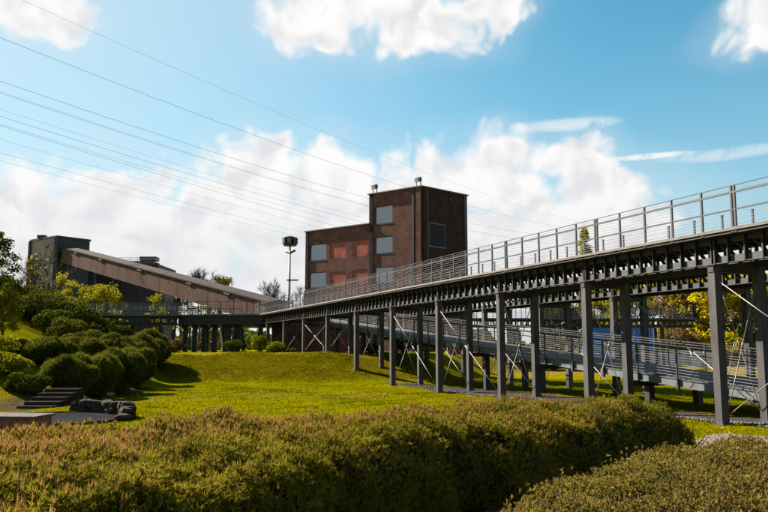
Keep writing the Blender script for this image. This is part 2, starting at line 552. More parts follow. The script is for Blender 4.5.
class MB:
    """collects boxes, beams and tubes for one mesh"""

    def __init__(self):
        self.v = []
        self.f = []

    def add(self, vs_, fs):
        o = len(self.v)
        self.v.extend(vs_)
        self.f.extend([tuple(i + o for i in q) for q in fs])
        return self

    def box(self, x0, x1, y0, y1, z0, z1):
        return self.add([(x0, y0, z0), (x1, y0, z0), (x1, y1, z0), (x0, y1, z0), (x0, y0, z1), (x1, y0, z1), (x1, y1, z1), (x0, y1, z1)],
                        [(0, 3, 2, 1), (4, 5, 6, 7), (0, 1, 5, 4), (1, 2, 6, 5), (2, 3, 7, 6), (3, 0, 4, 7)])

    def beam(self, a, b, w, h, up=(0, 0, 1)):
        a, b = Vector(a), Vector(b)
        d = (b - a).normalized()
        u = Vector(up)
        if abs(d.dot(u)) > 0.98:
            u = Vector((0, 1, 0))
        s = d.cross(u).normalized() * (w / 2)
        t = s.cross(d).normalized() * (h / 2)
        vs_ = []
        for p in (a, b):
            for q in (-s - t, s - t, s + t, -s + t):
                vs_.append(tuple(p + q))
        return self.add(vs_, [(0, 1, 2, 3), (4, 7, 6, 5), (0, 4, 5, 1), (1, 5, 6, 2), (2, 6, 7, 3), (3, 7, 4, 0)])

    def tube(self, pts, rad, n=6, cap=True):
        pts = [Vector(p) for p in pts]
        if not isinstance(rad, (list, tuple)):
            rad = [rad] * len(pts)
        o = len(self.v)
        for i, p in enumerate(pts):
            d = (pts[min(i + 1, len(pts) - 1)] - pts[max(i - 1, 0)])
            if d.length < 1e-9:
                d = Vector((0, 0, 1))
            d.normalize()
            u = Vector((0, 0, 1)) if abs(d.z) < 0.9 else Vector((1, 0, 0))
            s = d.cross(u).normalized()
            t = s.cross(d)
            for k in range(n):
                a = 2 * math.pi * k / n
                self.v.append(tuple(p + (s * math.cos(a) + t * math.sin(a)) * rad[i]))
        for i in range(len(pts) - 1):
            for k in range(n):
                a, b = o + i * n + k, o + i * n + (k + 1) % n
                self.f.append((a, b, b + n, a + n))
        if cap:
            self.f.append(tuple(o + k for k in range(n))[::-1])
            e = o + (len(pts) - 1) * n
            self.f.append(tuple(e + k for k in range(n)))
        return self

    def prism(self, poly, z0, z1):
        n = len(poly)
        vs_ = [(x, y, z0) for x, y in poly] + [(x, y, z1) for x, y in poly]
        fs = [tuple(range(n))[::-1], tuple(range(n, 2 * n))]
        fs += [(i, (i + 1) % n, n + (i + 1) % n, n + i) for i in range(n)]
        return self.add(vs_, fs)

    def mesh(self, name, m, smooth=False):
        me = bpy.data.meshes.new(name)
        me.from_pydata(self.v, [], self.f)
        me.materials.append(MAT[m])
        if smooth:
            me.polygons.foreach_set('use_smooth', [True] * len(me.polygons))
        me.update()
        return me

    def build(self, name, m, parent=None, smooth=False, loc=None):
        return link(name, self.mesh(name, m, smooth), parent, loc)


def link(name, me, parent=None, loc=None, rotz=None):
    o = bpy.data.objects.new(name, me)
    col.objects.link(o)
    if parent:
        o.parent = parent
    if loc is not None:
        o.location = loc
    if rotz is not None:
        o.rotation_euler = (0, 0, rotz)
    return o


def bevel_mesh(me, w, seg=1):
    bm = bmesh.new()
    bm.from_mesh(me)
    bmesh.ops.bevel(bm, geom=list(bm.edges), offset=w, segments=seg, affect='EDGES')
    bm.to_mesh(me)
    bm.free()
    return me


def tag(o, label=None, cat=None, group=None, kind=None):
    if label:
        o['label'] = label
    if cat:
        o['category'] = cat
    if group:
        o['group'] = group
    if kind:
        o['kind'] = kind
    return o


def empty(name, loc, rz=0.0):
    o = bpy.data.objects.new(name, None)
    o.empty_display_size = 0.3
    o.location = loc
    o.rotation_euler = (0, 0, rz)
    col.objects.link(o)
    return o


def np_mesh(name, verts, faces_n, m, tint=None, smooth=False):
    """verts (N,3); faces_n = vertices per face, faces are consecutive runs of verts"""
    me = bpy.data.meshes.new(name)
    n = len(verts)
    nf = n // faces_n
    me.vertices.add(n)
    me.vertices.foreach_set('co', verts.astype(np.float32).ravel())
    me.loops.add(n)
    me.loops.foreach_set('vertex_index', np.arange(n, dtype=np.int32))
    me.polygons.add(nf)
    me.polygons.foreach_set('loop_start', np.arange(0, n, faces_n, dtype=np.int32))
    if tint is not None:
        a = me.attributes.new('tint', 'FLOAT', 'POINT')
        a.data.foreach_set('value', tint.astype(np.float32))
    me.materials.append(MAT[m])
    me.update(calc_edges=True)
    return me


def unit(a):
    return a / np.maximum(np.linalg.norm(a, axis=-1, keepdims=True), 1e-9)


def leaf_quads(P, N, size, aspect=0.55, droop=0.0):
    """one diamond leaf per point, lying roughly across N"""
    n = len(P)
    t = rng.normal(size=(n, 3))
    t -= (t * N).sum(1, keepdims=True) * N * 0.6
    t = unit(t)
    s = unit(np.cross(N + rng.normal(size=(n, 3)) * 0.5, t))
    L = (size * rng.uniform(0.6, 1.35, n))[:, None]
    a = P - t * L * 0.5
    b = P + s * L * aspect * 0.5
    c = P + t * L * 0.5
    d = P - s * L * aspect * 0.5
    return np.stack([a, b, c, d], 1).reshape(-1, 3)


def tufts(P, N, per, length, width, spread, up=0.35):
    """per thin triangles fanned round N at each point"""
    n = len(P)
    D = np.repeat(N, per, 0) + rng.normal(size=(n * per, 3)) * spread + np.array([0, 0, up])
    D = unit(D)
    B = np.repeat(P, per, 0)
    L = (length * rng.uniform(0.55, 1.2, n * per))[:, None]
    s = unit(np.cross(D, rng.normal(size=D.shape))) * width * 0.5
    a = B - s
    b = B + s
    c = B + D * L
    return np.stack([a, b, c], 1).reshape(-1, 3)


# ------------------------------------------------------------------ terrain


def sst(v, a, b):
    t = np.clip((v - a) / (b - a), 0, 1)
    return t * t * (3 - 2 * t)


def gz(x, y):
    x = np.asarray(x, float)
    y = np.asarray(y, float)
    lim = 0.5 + np.maximum(0, y - 55) * 0.42
    q = np.clip((y + 0.12 * x - 47.8) / 5.0, -0.2, 1.2)
    A = 0.5 * (np.sqrt(q * q + 0.004) - np.sqrt((q - 1) ** 2 + 0.004) + 1)
    A = np.clip((A - 0.0008) / 0.9984, 0, 1) * (1 - sst(x, lim, lim + 6))
    Lm = sst(-x, 12.6, 19.0) * sst(y, 27.5, 34)
    z = 1.85 * np.maximum(A, Lm)
    h = np.maximum(0, -x - 20.5) * 0.42 * sst(y, 30, 46) * (1 - sst(y, 70, 95))
    z = z + np.minimum(h, 6.5)
    bump = 0.10 * np.sin(x * 0.43 + 1.3) * np.sin(y * 0.31) + 0.05 * np.sin(x * 1.1 + y * 0.7) + 0.03 * np.sin(x * 2.3 - y * 1.9)
    z = z + bump * sst(y, 17, 26) * 0.7
    z = z + 0.16 * np.sin(x * 0.9 + y * 1.7) * np.sin(x * 0.37 - y * 0.6) * A * (1 - sst(y + 0.12 * x, 52.4, 54.6))
    return z


def gzf(x, y):
    return float(gz(x, y))


def build_ground():
    def axis(spec):
        out = []
        for a, b, st in spec:
            out.extend(np.arange(a, b, st))
        out.append(spec[-1][1])
        return np.array(out)
    xs = axis([(-2500, -400, 210), (-400, -120, 20), (-120, -45, 3), (-45, 32, 0.45), (32, 120, 3), (120, 400, 20), (400, 2500, 210)])
    ys = axis([(-200, -20, 20), (-20, 0, 2), (0, 62, 0.42), (62, 100, 1.2), (100, 200, 6), (200, 600, 40), (600, 3600, 300)])
    X, Y = np.meshgrid(xs, ys)
    Z = gz(X, Y)
    nx, ny = len(xs), len(ys)
    me = bpy.data.meshes.new('ground')
    V = np.stack([X, Y, Z], -1).reshape(-1, 3)
    idx = np.arange(nx * ny).reshape(ny, nx)
    F = np.stack([idx[:-1, :-1], idx[:-1, 1:], idx[1:, 1:], idx[1:, :-1]], -1).reshape(-1, 4)
    me.vertices.add(len(V))
    me.vertices.foreach_set('co', V.astype(np.float32).ravel())
    me.loops.add(F.size)
    me.loops.foreach_set('vertex_index', F.astype(np.int32).ravel())
    me.polygons.add(len(F))
    me.polygons.foreach_set('loop_start', np.arange(0, F.size, 4, dtype=np.int32))
    me.polygons.foreach_set('use_smooth', np.ones(len(F), dtype=bool))
    x, y = V[:, 0], V[:, 1]
    soil = np.zeros(len(V))
    soil = np.maximum(soil, (1 - sst(y - 0.62 * x, 11.0, 13.0)) * (1 - sst(x, 14, 16)))   # bare earth round the hedges
    soil = np.maximum(soil, 0.8 * sst(-x, 11.8, 12.8) * sst(y, 25, 27) * (1 - sst(y, 40, 44)) * (1 - sst(-x, 14.5, 16)))
    dry = np.zeros(len(V))
    dry = np.maximum(dry, sst(y, 58, 66) * sst(x, 4, 10))
    crest = sst(y + 0.12 * x, 52.2, 53.8) * sst(-x, -6, 0) * (1 - sst(y, 60, 66)) * (1 - sst(-x, 15, 18))
    dry = np.maximum(dry, 0.75 * crest)
    # worn strip across the lawn
    dry = np.maximum(dry, 0.62 * np.exp(-((y - 37 - 0.3 * x) / 2.6) ** 2) * sst(-x, -4, 2))
    A = sst(y + 0.12 * x, 47.6, 49) * (1 - sst(y + 0.12 * x, 52.5, 54)) * (1 - sst(x, 0, 5))
    rough_ = A
    for nm, arr in (('soil', soil), ('dry', dry), ('rough', rough_)):
        a = me.attributes.new(nm, 'FLOAT', 'POINT')
        a.data.foreach_set('value', arr.astype(np.float32))
    me.materials.append(MAT['ground'])
    me.update(calc_edges=True)
    o = link('ground', me)
    tag(o, kind='structure')


build_ground()

# gravel path between the two hedges and gravel bed under the walkways


def sheet(name, pts_rows, m, dz=0.012):
    """pts_rows: list of rows of (x, y); draped over the ground"""
    vs_, fs = [], []
    w = len(pts_rows[0])
    for r in pts_rows:
        for x, y in r:
            vs_.append((x, y, gzf(x, y) + dz))
    for i in range(len(pts_rows) - 1):
        for k in range(w - 1):
            a = i * w + k
            fs.append((a, a + 1, a + 1 + w, a + w))
    mb = MB().add(vs_, fs)
    return tag(mb.build(name, m, smooth=True), kind='structure')


rows = []
for i in range(33):
    s = i / 32
    cx = -0.8 + s * 10.6
    cy = 5.8 + s * 13.2 + 0.5 * math.sin(s * 3)
    row = []
    for k in range(9):
        w = (k / 8 - 0.5) * (2.7 + 0.18 * math.sin(i * 1.3 + k * 5) * (1 if k in (0, 8) else 0))
        row.append((cx + w * 0.66, cy - w * 0.75))
    rows.append(row)
sheet('gravel_path', rows, 'gravel_pink', 0.014)

A_BR = R(22.77)
nx_, ny_ = math.cos(A_BR), math.sin(A_BR)
dx_, dy_ = -math.sin(A_BR), math.cos(A_BR)


def br(D, t):
    return (nx_ * D + dx_ * t, ny_ * D + dy_ * t)


rows = []
for i in range(40):
    t = 4 + i * 1.0
    row = []
    for k in range(15):
        D = 18.15 + k * 0.17
        if k == 0:
            D += 0.12 * math.sin(i * 1.7) + 0.08 * math.sin(i * 4.1)
        row.append(br(D, t))
    rows.append(row)
sheet('gravel_bed', rows, 'gravel_grey', 0.014)

# pebbles along the edge of the gravel bed
def scatter_stones(name, centers, rad, m):
    base = []
    phi = (1 + 5 ** .5) / 2
    ico = np.array([(-1, phi, 0), (1, phi, 0), (-1, -phi, 0), (1, -phi, 0), (0, -1, phi), (0, 1, phi), (0, -1, -phi), (0, 1, -phi), (phi, 0, -1), (phi, 0, 1), (-phi, 0, -1), (-phi, 0, 1)]) / 1.9
    fa = [(0, 11, 5), (0, 5, 1), (0, 1, 7), (0, 7, 10), (0, 10, 11), (1, 5, 9), (5, 11, 4), (11, 10, 2), (10, 7, 6), (7, 1, 8), (3, 9, 4), (3, 4, 2), (3, 2, 6), (3, 6, 8), (3, 8, 9), (4, 9, 5), (2, 4, 11), (6, 2, 10), (8, 6, 7), (9, 8, 1)]
    tri = ico[np.array(fa).ravel()]
    n = len(centers)
    sc = rad * rng.uniform(0.5, 1.3, (n, 1, 1)) * np.array([1, 1, 0.6]) * rng.uniform(0.7, 1.2, (n, 1, 3))
    V = (tri[None] * sc + np.asarray(centers)[:, None, :]).reshape(-1, 3)
    return link(name, np_mesh(name, V, 3, m))


n = 2600
tt = rng.uniform(8, 43, n)
DD = 18.15 + np.abs(rng.normal(size=n)) * 0.22 + rng.normal(size=n) * 0.06
px_, py_ = nx_ * DD + dx_ * tt, ny_ * DD + dy_ * tt
o = scatter_stones('edge_gravel', np.stack([px_, py_, gz(px_, py_) + 0.03], 1), 0.055, 'pebble')
tag(o, 'loose grey stones along the edge of the gravel under the walkway', 'gravel', kind='stuff')

# ------------------------------------------------------------------ the elevated walkways
DECK = 5.64           # deck surface
TB, TT = 4.72, 5.46   # truss bottom, top
BAY = 6.05
D0, T0 = 17.7, 16.65
PAN = BAY / 10

VERT = bevel_mesh(MB().box(-0.105, 0.02, -0.028, 0.028, TB - 0.02, TT).mesh('truss_vertical', 'steel_dark'), 0.008)
VERT_IN = MB().box(-0.04, 0.04, -0.035, 0.035, TB + 0.02, TT).mesh('truss_vertical', 'steel_dark')
DIAG = MB().beam((0.0, PAN - 0.05, TT - 0.02), (0.0, 0.05, TB + 0.14), 0.06, 0.10).mesh('truss_diagonal', 'steel_dark')
DIAG_N = MB().beam((0.05, PAN - 0.05, TT - 0.02), (0.05, 0.05, TB + 0.2), 0.03, 0.045).mesh('truss_diagonal', 'steel_dark')
CROSS = MB().box(0.06, 1.86, -0.045, 0.045, TT - 0.10, TT + 0.02).mesh('cross_beam', 'steel_dark')
POST = bevel_mesh(MB().box(-0.028, 0.028, -0.035, 0.035, -0.10, 1.22).box(-0.04, 0.04, -0.05, 0.05, -0.14, -0.06).mesh('rail_post', 'rail_steel'), 0.006)
FPOST = MB().box(-0.025, 0.025, -0.03, 0.03, -0.02, 0.98).box(-0.035, 0.035, -0.04, 0.04, 0.955, 0.985).mesh('rail_post', 'rail_steel')


def column_mesh(h, m='column_paint'):
    """boxed steel column with two flange plates, base plate and cap plate"""
    mb = MB()
    mb.box(-0.125, 0.125, -0.115, 0.115, 0.03, h)
    mb.box(-0.142, -0.126, -0.125, 0.125, 0.031, h - 0.002)
    mb.box(0.126, 0.142, -0.125, 0.125, 0.031, h - 0.002)
    mb.box(-0.20, 0.20, -0.20, 0.20, -0.12, 0.03)
    for sx in (-0.16, 0.16):
        for sy in (-0.16, 0.16):
            mb.box(sx - 0.02, sx + 0.02, sy - 0.02, sy + 0.02, 0.03, 0.07)
    mb.box(-0.19, 0.19, -0.19, 0.19, h, h + 0.03)
    me = mb.mesh('column', m)
    return me


COLS = {}


def column(parent, lx, ly, wx, wy, top, m='column_paint'):
    g = gzf(wx, wy)
    h = round(top - g, 2)
    if (h, m) not in COLS:
        COLS[(h, m)] = column_mesh(h, m)
    o = link('column', COLS[(h, m)], parent, (lx, ly, top - h))
    return o


def rod(parent, a, b, r=0.026, name='brace_rod'):
    a, b = Vector(a), Vector(b)
    d = b - a
    mb = MB().tube([(0, 0, 0), tuple(d * 0.47)], r, 6).tube([tuple(d * 0.465), tuple(d * 0.535)], r * 1.9, 6).tube([tuple(d * 0.53), tuple(d)], r, 6)
    return mb.build(name, 'rod_steel', parent, smooth=True, loc=a)


def railing(parent, p0, p1, spacing, post=POST, full=True, phase=0.0, cables=8, double=None):
    """railing between two points given at deck level, in the parent's frame"""
    p0, p1 = Vector(p0), Vector(p1)
    d = p1 - p0
    L = d.length
    h = Vector((d.x, d.y, 0)).normalized()
    rz = math.atan2(h.y, h.x) - math.pi / 2
    n = int((L - phase) / spacing + 0.001)
    for i in range(n + 1):
        s = phase + i * spacing
        q = p0 + d * (s / L)
        link('rail_post', post, parent, q, rz)
        if double and i % double[0] == double[1]:
            link('rail_post', post, parent, q + h * 0.11, rz)
    up = Vector((0, 0, 1))
    if full:
        MB().beam(p0 + up * 1.215, p1 + up * 1.215, 0.035, 0.02).build('top_rail', 'rail_steel', parent)
        MB().beam(p0 + up * 1.02, p1 + up * 1.02, 0.05, 0.06).build('hand_rail', 'rail_steel', parent)
        MB().beam(p0 + up * 0.52, p1 + up * 0.52, 0.04, 0.045).build('middle_rail', 'rail_steel', parent)
        zs = [0.10, 0.185, 0.27, 0.355, 0.44, 0.62, 0.72, 0.82, 0.92, 1.12][:cables + 2]
    else:
        zs = [0.14, 0.30, 0.46, 0.62, 0.78, 0.93]
    for z in zs:
        MB().tube([p0 + up * z, p1 + up * z], 0.0065, 5).build('cable', 'cable_steel', parent)


def walkway(name, label, D, t0, t1, cols, near_mat, second=False):
    w = br(D, T0)
    o = tag(empty(name, (w[0], w[1], 0), A_BR), label, 'footbridge')
    y0, y1 = t0 - T0, t1 - T0
    XF = 1.8
    # columns, cap beams and bracing
    for k in cols:
        y = k * BAY
        for lx in (0.0, XF):
            ww = br(D + lx, T0 + y)
            column(o, lx, y, ww[0], ww[1], TB - 0.05)
        MB().box(-0.16, XF + 0.16, y - 0.11, y + 0.11, TB - 0.25, TB - 0.06).build('cap_beam', 'steel_dark', o)
        g0 = gzf(*br(D, T0 + y))
        g1 = gzf(*br(D + XF, T0 + y))
        rod(o, (0.16, y - 0.06, g0 + 0.35), (XF - 0.16, y - 0.06, TB - 0.4), 0.016)
        if not second:
            rod(o, (0.16, y + 0.06, TB - 0.4), (XF - 0.16, y + 0.06, g1 + 0.35), 0.012)
    # chords
    MB().box(-0.010, 0.012, y0, y1, TB + 0.005, TB + 0.20).box(-0.10, 0.10, y0, y1, TB - 0.022, TB).build('bottom_chord', near_mat, o)
    MB().box(-0.010, 0.012, y0, y1, TT - 0.16, TT).box(-0.10, 0.10, y0, y1, TT + 0.002, TT + 0.022).build('top_chord', 'steel', o)
    MB().box(XF - 0.06, XF + 0.06, y0, y1, TB, TB + 0.15).build('bottom_chord', 'steel_dark', o)
    MB().box(XF - 0.06, XF + 0.06, y0, y1, TT - 0.12, TT + 0.02).build('top_chord', 'steel_dark', o)
    n0, n1 = math.ceil(y0 / PAN), math.floor(y1 / PAN)
    for i in range(n0, n1):
        y = i * PAN
        link('truss_vertical', VERT, o, (-0.0105, y, 0))
        if i % 10 == 0:
            link('truss_vertical', VERT, o, (-0.0105, y - 0.12, 0))
        link('truss_diagonal', DIAG_N, o, (0, y, 0))
        link('truss_vertical', VERT_IN, o, (XF, y, 0))
        link('truss_diagonal', DIAG, o, (XF + 0.09, y, 0))
        link('cross_beam', CROSS, o, (0, y, 0))
    # deck
    MB().box(-0.40, 2.25, y0, y1, TT + 0.024, DECK - 0.03).build('deck', 'steel_dark', o)
    MB().box(-0.44, -0.402, y0, y1, DECK - 0.075, DECK + 0.012).build('edge_board', 'deck_edge', o)
    MB().box(2.252, 2.29, y0, y1, TT + 0.05, DECK + 0.015).build('edge_board', 'deck_edge', o)
    MB().box(-0.41, -0.20, y0, y1, DECK - 0.028, DECK).build('kerb_plank', 'deck_edge', o)
    return o, y0, y1


wb, y0, y1 = walkway('elevated_walkway', 'long dark steel truss walkway on grey posts crossing the picture in front', D0, 2.0, 75.2, range(-2, 10), 'chord_sunlit')
railing(wb, (-0.375, y0, DECK), (-0.375, y1, DECK), BAY / 5, phase=(-2.42 - y0) % (BAY / 5), double=(5, 1))
railing(wb, (2.2, y0, DECK), (2.2, y1, DECK), BAY / 5, post=FPOST, full=False, phase=(-2.0 - y0) % (BAY / 5))
# bay bracing in the two column rows
for (k0, k1, both) in ((0, -1, True), (3, 2, False), (4, 3, False), (7, 6, True)):
    for lx in (-0.03, 1.83):
        ya, yb = k0 * BAY, k1 * BAY
        ga, gb = gzf(*br(D0 + lx, T0 + ya)), gzf(*br(D0 + lx, T0 + yb))
        rod(wb, (lx, ya - 0.2, TB - 0.55), (lx, yb + 0.2, gb + 0.3), 0.015)
        if both:
            rod(wb, (lx + 0.07, ya - 0.2, ga + 0.3), (lx + 0.07, yb + 0.2, TB - 0.55), 0.015)
for (k0, k1) in ((2, 1), (1, 0)):
    ya, yb = k0 * BAY, k1 * BAY
    gb = gzf(*br(D0 + 1.83, T0 + yb))
    rod(wb, (1.83, ya - 0.2, TB - 0.55), (1.83, yb + 0.2, gb + 0.3), 0.018)

wb2, y0, y1 = walkway('elevated_walkway', 'parallel dark steel walkway seen behind the sloping ramp', 24.0, 2.0, 74.0, range(-2, 9), 'steel', True)
railing(wb2, (-0.375, y0, DECK), (-0.375, y1, DECK), BAY / 3, phase=0.3, cables=2)
railing(wb2, (2.2, y0, DECK), (2.2, y1, DECK), BAY / 3, post=FPOST, full=False, phase=0.3)

# ------------------------------------------------------------------ the ramp between them
RD0, RW = 20.05, 3.3
GR = 0.082


def ramp_z(t):      # underside
    return 0.58 + GR * (t - 17.0)


w = br(RD0, T0)
ramp = tag(empty('ramp', (w[0], w[1], 0), A_BR), 'long grey ramp with wire railings sloping down between the steel posts', 'ramp')
ta, tb = 10.2, 73.8
ya, yb = ta - T0, tb - T0
za, zb = ramp_z(ta), ramp_z(tb)


def sloped(x0, x1, dz0, dz1):
    vs_ = []
    for yy, zz in ((ya, za), (yb, zb)):
        vs_ += [(x0, yy, zz + dz0), (x1, yy, zz + dz0), (x1, yy, zz + dz1), (x0, yy, zz + dz1)]
    return MB().add(vs_, [(0, 1, 2, 3), (4, 7, 6, 5), (0, 4, 5, 1), (1, 5, 6, 2), (2, 6, 7, 3), (3, 7, 4, 0)])


sloped(0.0, 0.05, 0.0, 0.24).build('side_beam', 'ramp_side', ramp)
sloped(-0.06, 0.10, -0.022, -0.002).build('flange', 'ramp_side', ramp)
sloped(-0.035, 0.085, 0.242, 0.262).build('flange', 'ramp_side', ramp)
sloped(RW - 0.05, RW, 0.0, 0.24).build('side_beam', 'ramp_side', ramp)
# deck boards: one board per third of a metre where they can be told apart
nb = int((tb - ta) / 0.42)
bl = (tb - ta) / nb
BOARD = None
ang = math.atan(GR)
BOARD = bevel_mesh(MB().box(0.09, RW - 0.06, 0.006, bl / math.cos(ang) - 0.02, 0.0, 0.05).mesh('deck_board', 'ramp_deck'), 0.006)
for i in range(nb):
    t = ta + i * bl
    ob = link('deck_board', BOARD, ramp, (0, t - T0, ramp_z(t) + 0.25))
    ob.rotation_euler = (ang, 0, 0)
# stiffener plates on the side beam
STIFF = MB().box(-0.07, -0.001, -0.012, 0.012, 0.0, 0.24).mesh('stiffener', 'ramp_side')
k = 0
t = ta + 0.5
while t < tb:
    link('stiffener', STIFF, ramp, (0, t - T0, ramp_z(t)))
    t += 2.0
RPOST = bevel_mesh(MB().box(-0.028, 0.028, -0.035, 0.035, -0.42, 1.08).box(-0.05, 0.05, -0.07, 0.07, -0.44, -0.28).mesh('rail_post', 'rail_steel'), 0.006)
for lx in (-0.075, RW + 0.04):
    p0 = Vector((lx, ya, za + 0.30))
    p1 = Vector((lx, yb, zb + 0.30))
    d = p1 - p0
    npst = int((yb - ya) / 2.0)
    for i in range(npst + 1):
        link('rail_post', RPOST, ramp, p0 + d * ((i * 2.0 + 0.5) / (yb - ya)))
    up = Vector((0, 0, 1))
    MB().beam(p0 + up * 1.06, p1 + up * 1.06, 0.05, 0.05).build('hand_rail', 'rail_steel', ramp)
    MB().beam(p0 + up * 0.86, p1 + up * 0.86, 0.03, 0.035).build('middle_rail', 'rail_steel', ramp)
    for z in (0.08, 0.18, 0.28, 0.38, 0.48, 0.58, 0.68, 0.78, 0.96):
        MB().tube([p0 + up * z, p1 + up * z], 0.0085, 5).build('cable', 'cable_steel', ramp)
# cross beams and stub posts that carry it
for k in range(-1, 9):
    t = T0 + k * BAY
    zz = ramp_z(t)
    MB().box(-0.35, RW + 0.35, k * BAY - 0.10, k * BAY + 0.10, zz - 0.24, zz - 0.024).build('cross_beam', 'steel_dark', ramp)
    for lx in (0.45, RW - 0.45):
        ww = br(RD0 + lx, t)
        g = gzf(*ww)
        if 0.4 < zz - 0.24 - g < 3.6 and k % 2 == 1:
            mb = MB().box(lx - 0.13, lx + 0.13, k * BAY - 0.13, k * BAY + 0.13, g - 0.1, zz - 0.242)
            mb.build('stub_post', 'steel_dark', ramp)

# ------------------------------------------------------------------ junction platform and crossing walkways


def truss_span(o, x0, x1, yf, pan, xf_depth=2.2, dark='steel_dark'):
    """walkway along local X: front truss at y = yf, back truss behind"""
    MB().box(x0, x1, yf - 0.02, yf + 0.02, TB - 0.14, TB + 0.16).build('bottom_chord', dark, o)
    MB().box(x0, x1, yf - 0.02, yf + 0.02, TT - 0.18, TT + 0.02).build('top_chord', dark, o)
    MB().box(x0, x1, yf + xf_depth - 0.05, yf + xf_depth + 0.05, TB - 0.1, TB + 0.06).build('bottom_chord', dark, o)
    MB().box(x0, x1, yf + xf_depth - 0.05, yf + xf_depth + 0.05, TT - 0.12, TT + 0.02).build('top_chord', dark, o)
    me = MB().box(-0.10, 0.10, -0.10, -0.021, TB - 0.12, TT + 0.02).mesh('truss_vertical', dark)
    me2 = MB().box(-0.06, 0.06, -0.06, 0.06, TB + 0.061, TT - 0.121).mesh('truss_vertical', dark)
    cb = MB().box(-0.07, 0.07, 0.022, xf_depth - 0.052, TT - 0.2, TT + 0.02).mesh('cross_beam', dark)
    n = int((x1 - x0) / pan)
    for i in range(n + 1):
        x = x0 + 0.1 + i * pan
        if x > x1 - 0.1:
            break
        link('truss_vertical', me, o, (x, yf, 0))
        link('truss_vertical', me2, o, (x, yf + xf_depth, 0))
        link('cross_beam', cb, o, (x, yf, 0))
    MB().box(x0, x1, yf - 0.3, yf + xf_depth + 0.3, TT + 0.022, DECK - 0.02).build('deck', 'deck_plank', o)
    MB().box(x0, x1, yf - 0.34, yf - 0.302, TT + 0.02, DECK + 0.015).build('edge_board', 'ramp_side', o)


def simple_rail(o, p0, p1, spacing, m='rail_steel', lines=(0.12, 0.3, 0.48, 0.66, 0.84), h=1.22, r=0.011):
    p0, p1 = Vector(p0), Vector(p1)
    d = p1 - p0
    n = int(d.length / spacing)
    me = MB().box(-0.03, 0.03, -0.03, 0.03, -0.05, h).mesh('rail_post', m)
    for i in range(n + 1):
        link('rail_post', me, o, p0 + d * (i * spacing / d.length))
    up = Vector((0, 0, 1))
    MB().beam(p0 + up * h, p1 + up * h, 0.06, 0.05).build('hand_rail', m, o)
    for z in lines:
        MB().tube([p0 + up * z, p1 + up * z], r, 5).build('cable', 'cable_steel', o)


jp = tag(empty('junction_platform', (-16, 79, 1.85)), 'dark steel platform on close-set columns where the walkways meet', 'platform')
jz = -1.85
poly = [(4.6, -5.2), (6.6, 3.5), (6.0, 9.0), (-5.2, 7.5), (-5.0, -3.6), (-1.5, -5.0)]
MB().prism(poly, DECK - 0.16 + jz, DECK - 0.01 + jz).build('deck', 'ramp_side', jp)
MB().prism([(x * 0.95, y * 0.95) for x, y in poly], TB - 0.1 + jz, DECK - 0.162 + jz).build('girder', 'steel_dark', jp)
for (x, y, wd) in ((-4.2, -2.6, .22), (-3.2, -2.8, .22), (-2.2, -3.0, .22), (-1.1, -3.3, .22), (0.25, -3.6, .34), (1.2, -3.0, .22), (3.6, -3.6, .2), (-3.8, 5, .22), (4.5, 5, .22)):
    g = gzf(-16 + x, 79 + y)
    MB().box(x - wd, x + wd, y - wd, y + wd, g - 0.1 + jz, TB - 0.102 + jz).box(x - wd - .12, x + wd + .12, y - wd - .12, y + wd + .12, TB - 0.35 + jz, TB - 0.104 + jz).build('column', 'steel_dark', jp)
for a, b in ((4, 5), (5, 0), (1, 2), (2, 3), (3, 4)):
    pa, pb = poly[a], poly[b]
    simple_rail(jp, (pa[0] * .985, pa[1] * .985, DECK + jz), (pb[0] * .985, pb[1] * .985, DECK + jz), 1.3)

lw = tag(empty('crossing_walkway', (-30, 75.2, 0)), 'dark truss walkway with pale railing under the inclined conveyor gallery', 'footbridge')
truss_span(lw, -11.0, 9.2, 0.2, 0.74)
simple_rail(lw, (-11, -0.06, DECK), (9.2, -0.06, DECK), 1.2, h=1.3, lines=(0.12, 0.24, 0.36, 0.48, 0.6, 0.72, 0.84, 0.96, 1.1), r=0.014)
simple_rail(lw, (-11, 2.6, DECK), (9.2, 2.6, DECK), 1.2, h=1.3, lines=(0.12, 0.24, 0.36, 0.48, 0.6, 0.72, 0.84, 0.96, 1.1), r=0.014)
for x in (-8.5, -2.5, 4.0):
    for y in (0.2, 2.4):
        g = gzf(-30 + x, 75.2 + y)
        MB().box(x - .2, x + .2, y - .2, y + .2, g - .1, TB - 0.142).build('column', 'steel_dark', lw)

rw = tag(empty('crossing_walkway', (22, 84, 0)), 'far dark truss walkway with railing behind the ramp and yellow trees', 'footbridge')
truss_span(rw, -16.0, 13.0, 0.2, 0.62)
simple_rail(rw, (-16, -0.06, DECK), (13, -0.06, DECK), 1.1, h=1.25)
simple_rail(rw, (-16, 2.6, DECK), (13, 2.6, DECK), 1.1, h=1.25)
for x in (-13, -7, -1, 5, 9.2):
    for y in (0.2, 2.4):
        g = gzf(22 + x, 84 + y)
        MB().box(x - .17, x + .17, y - .17, y + .17, g - .1, TB - 0.142).build('column', 'steel_dark', rw)

# ------------------------------------------------------------------ brick tower building


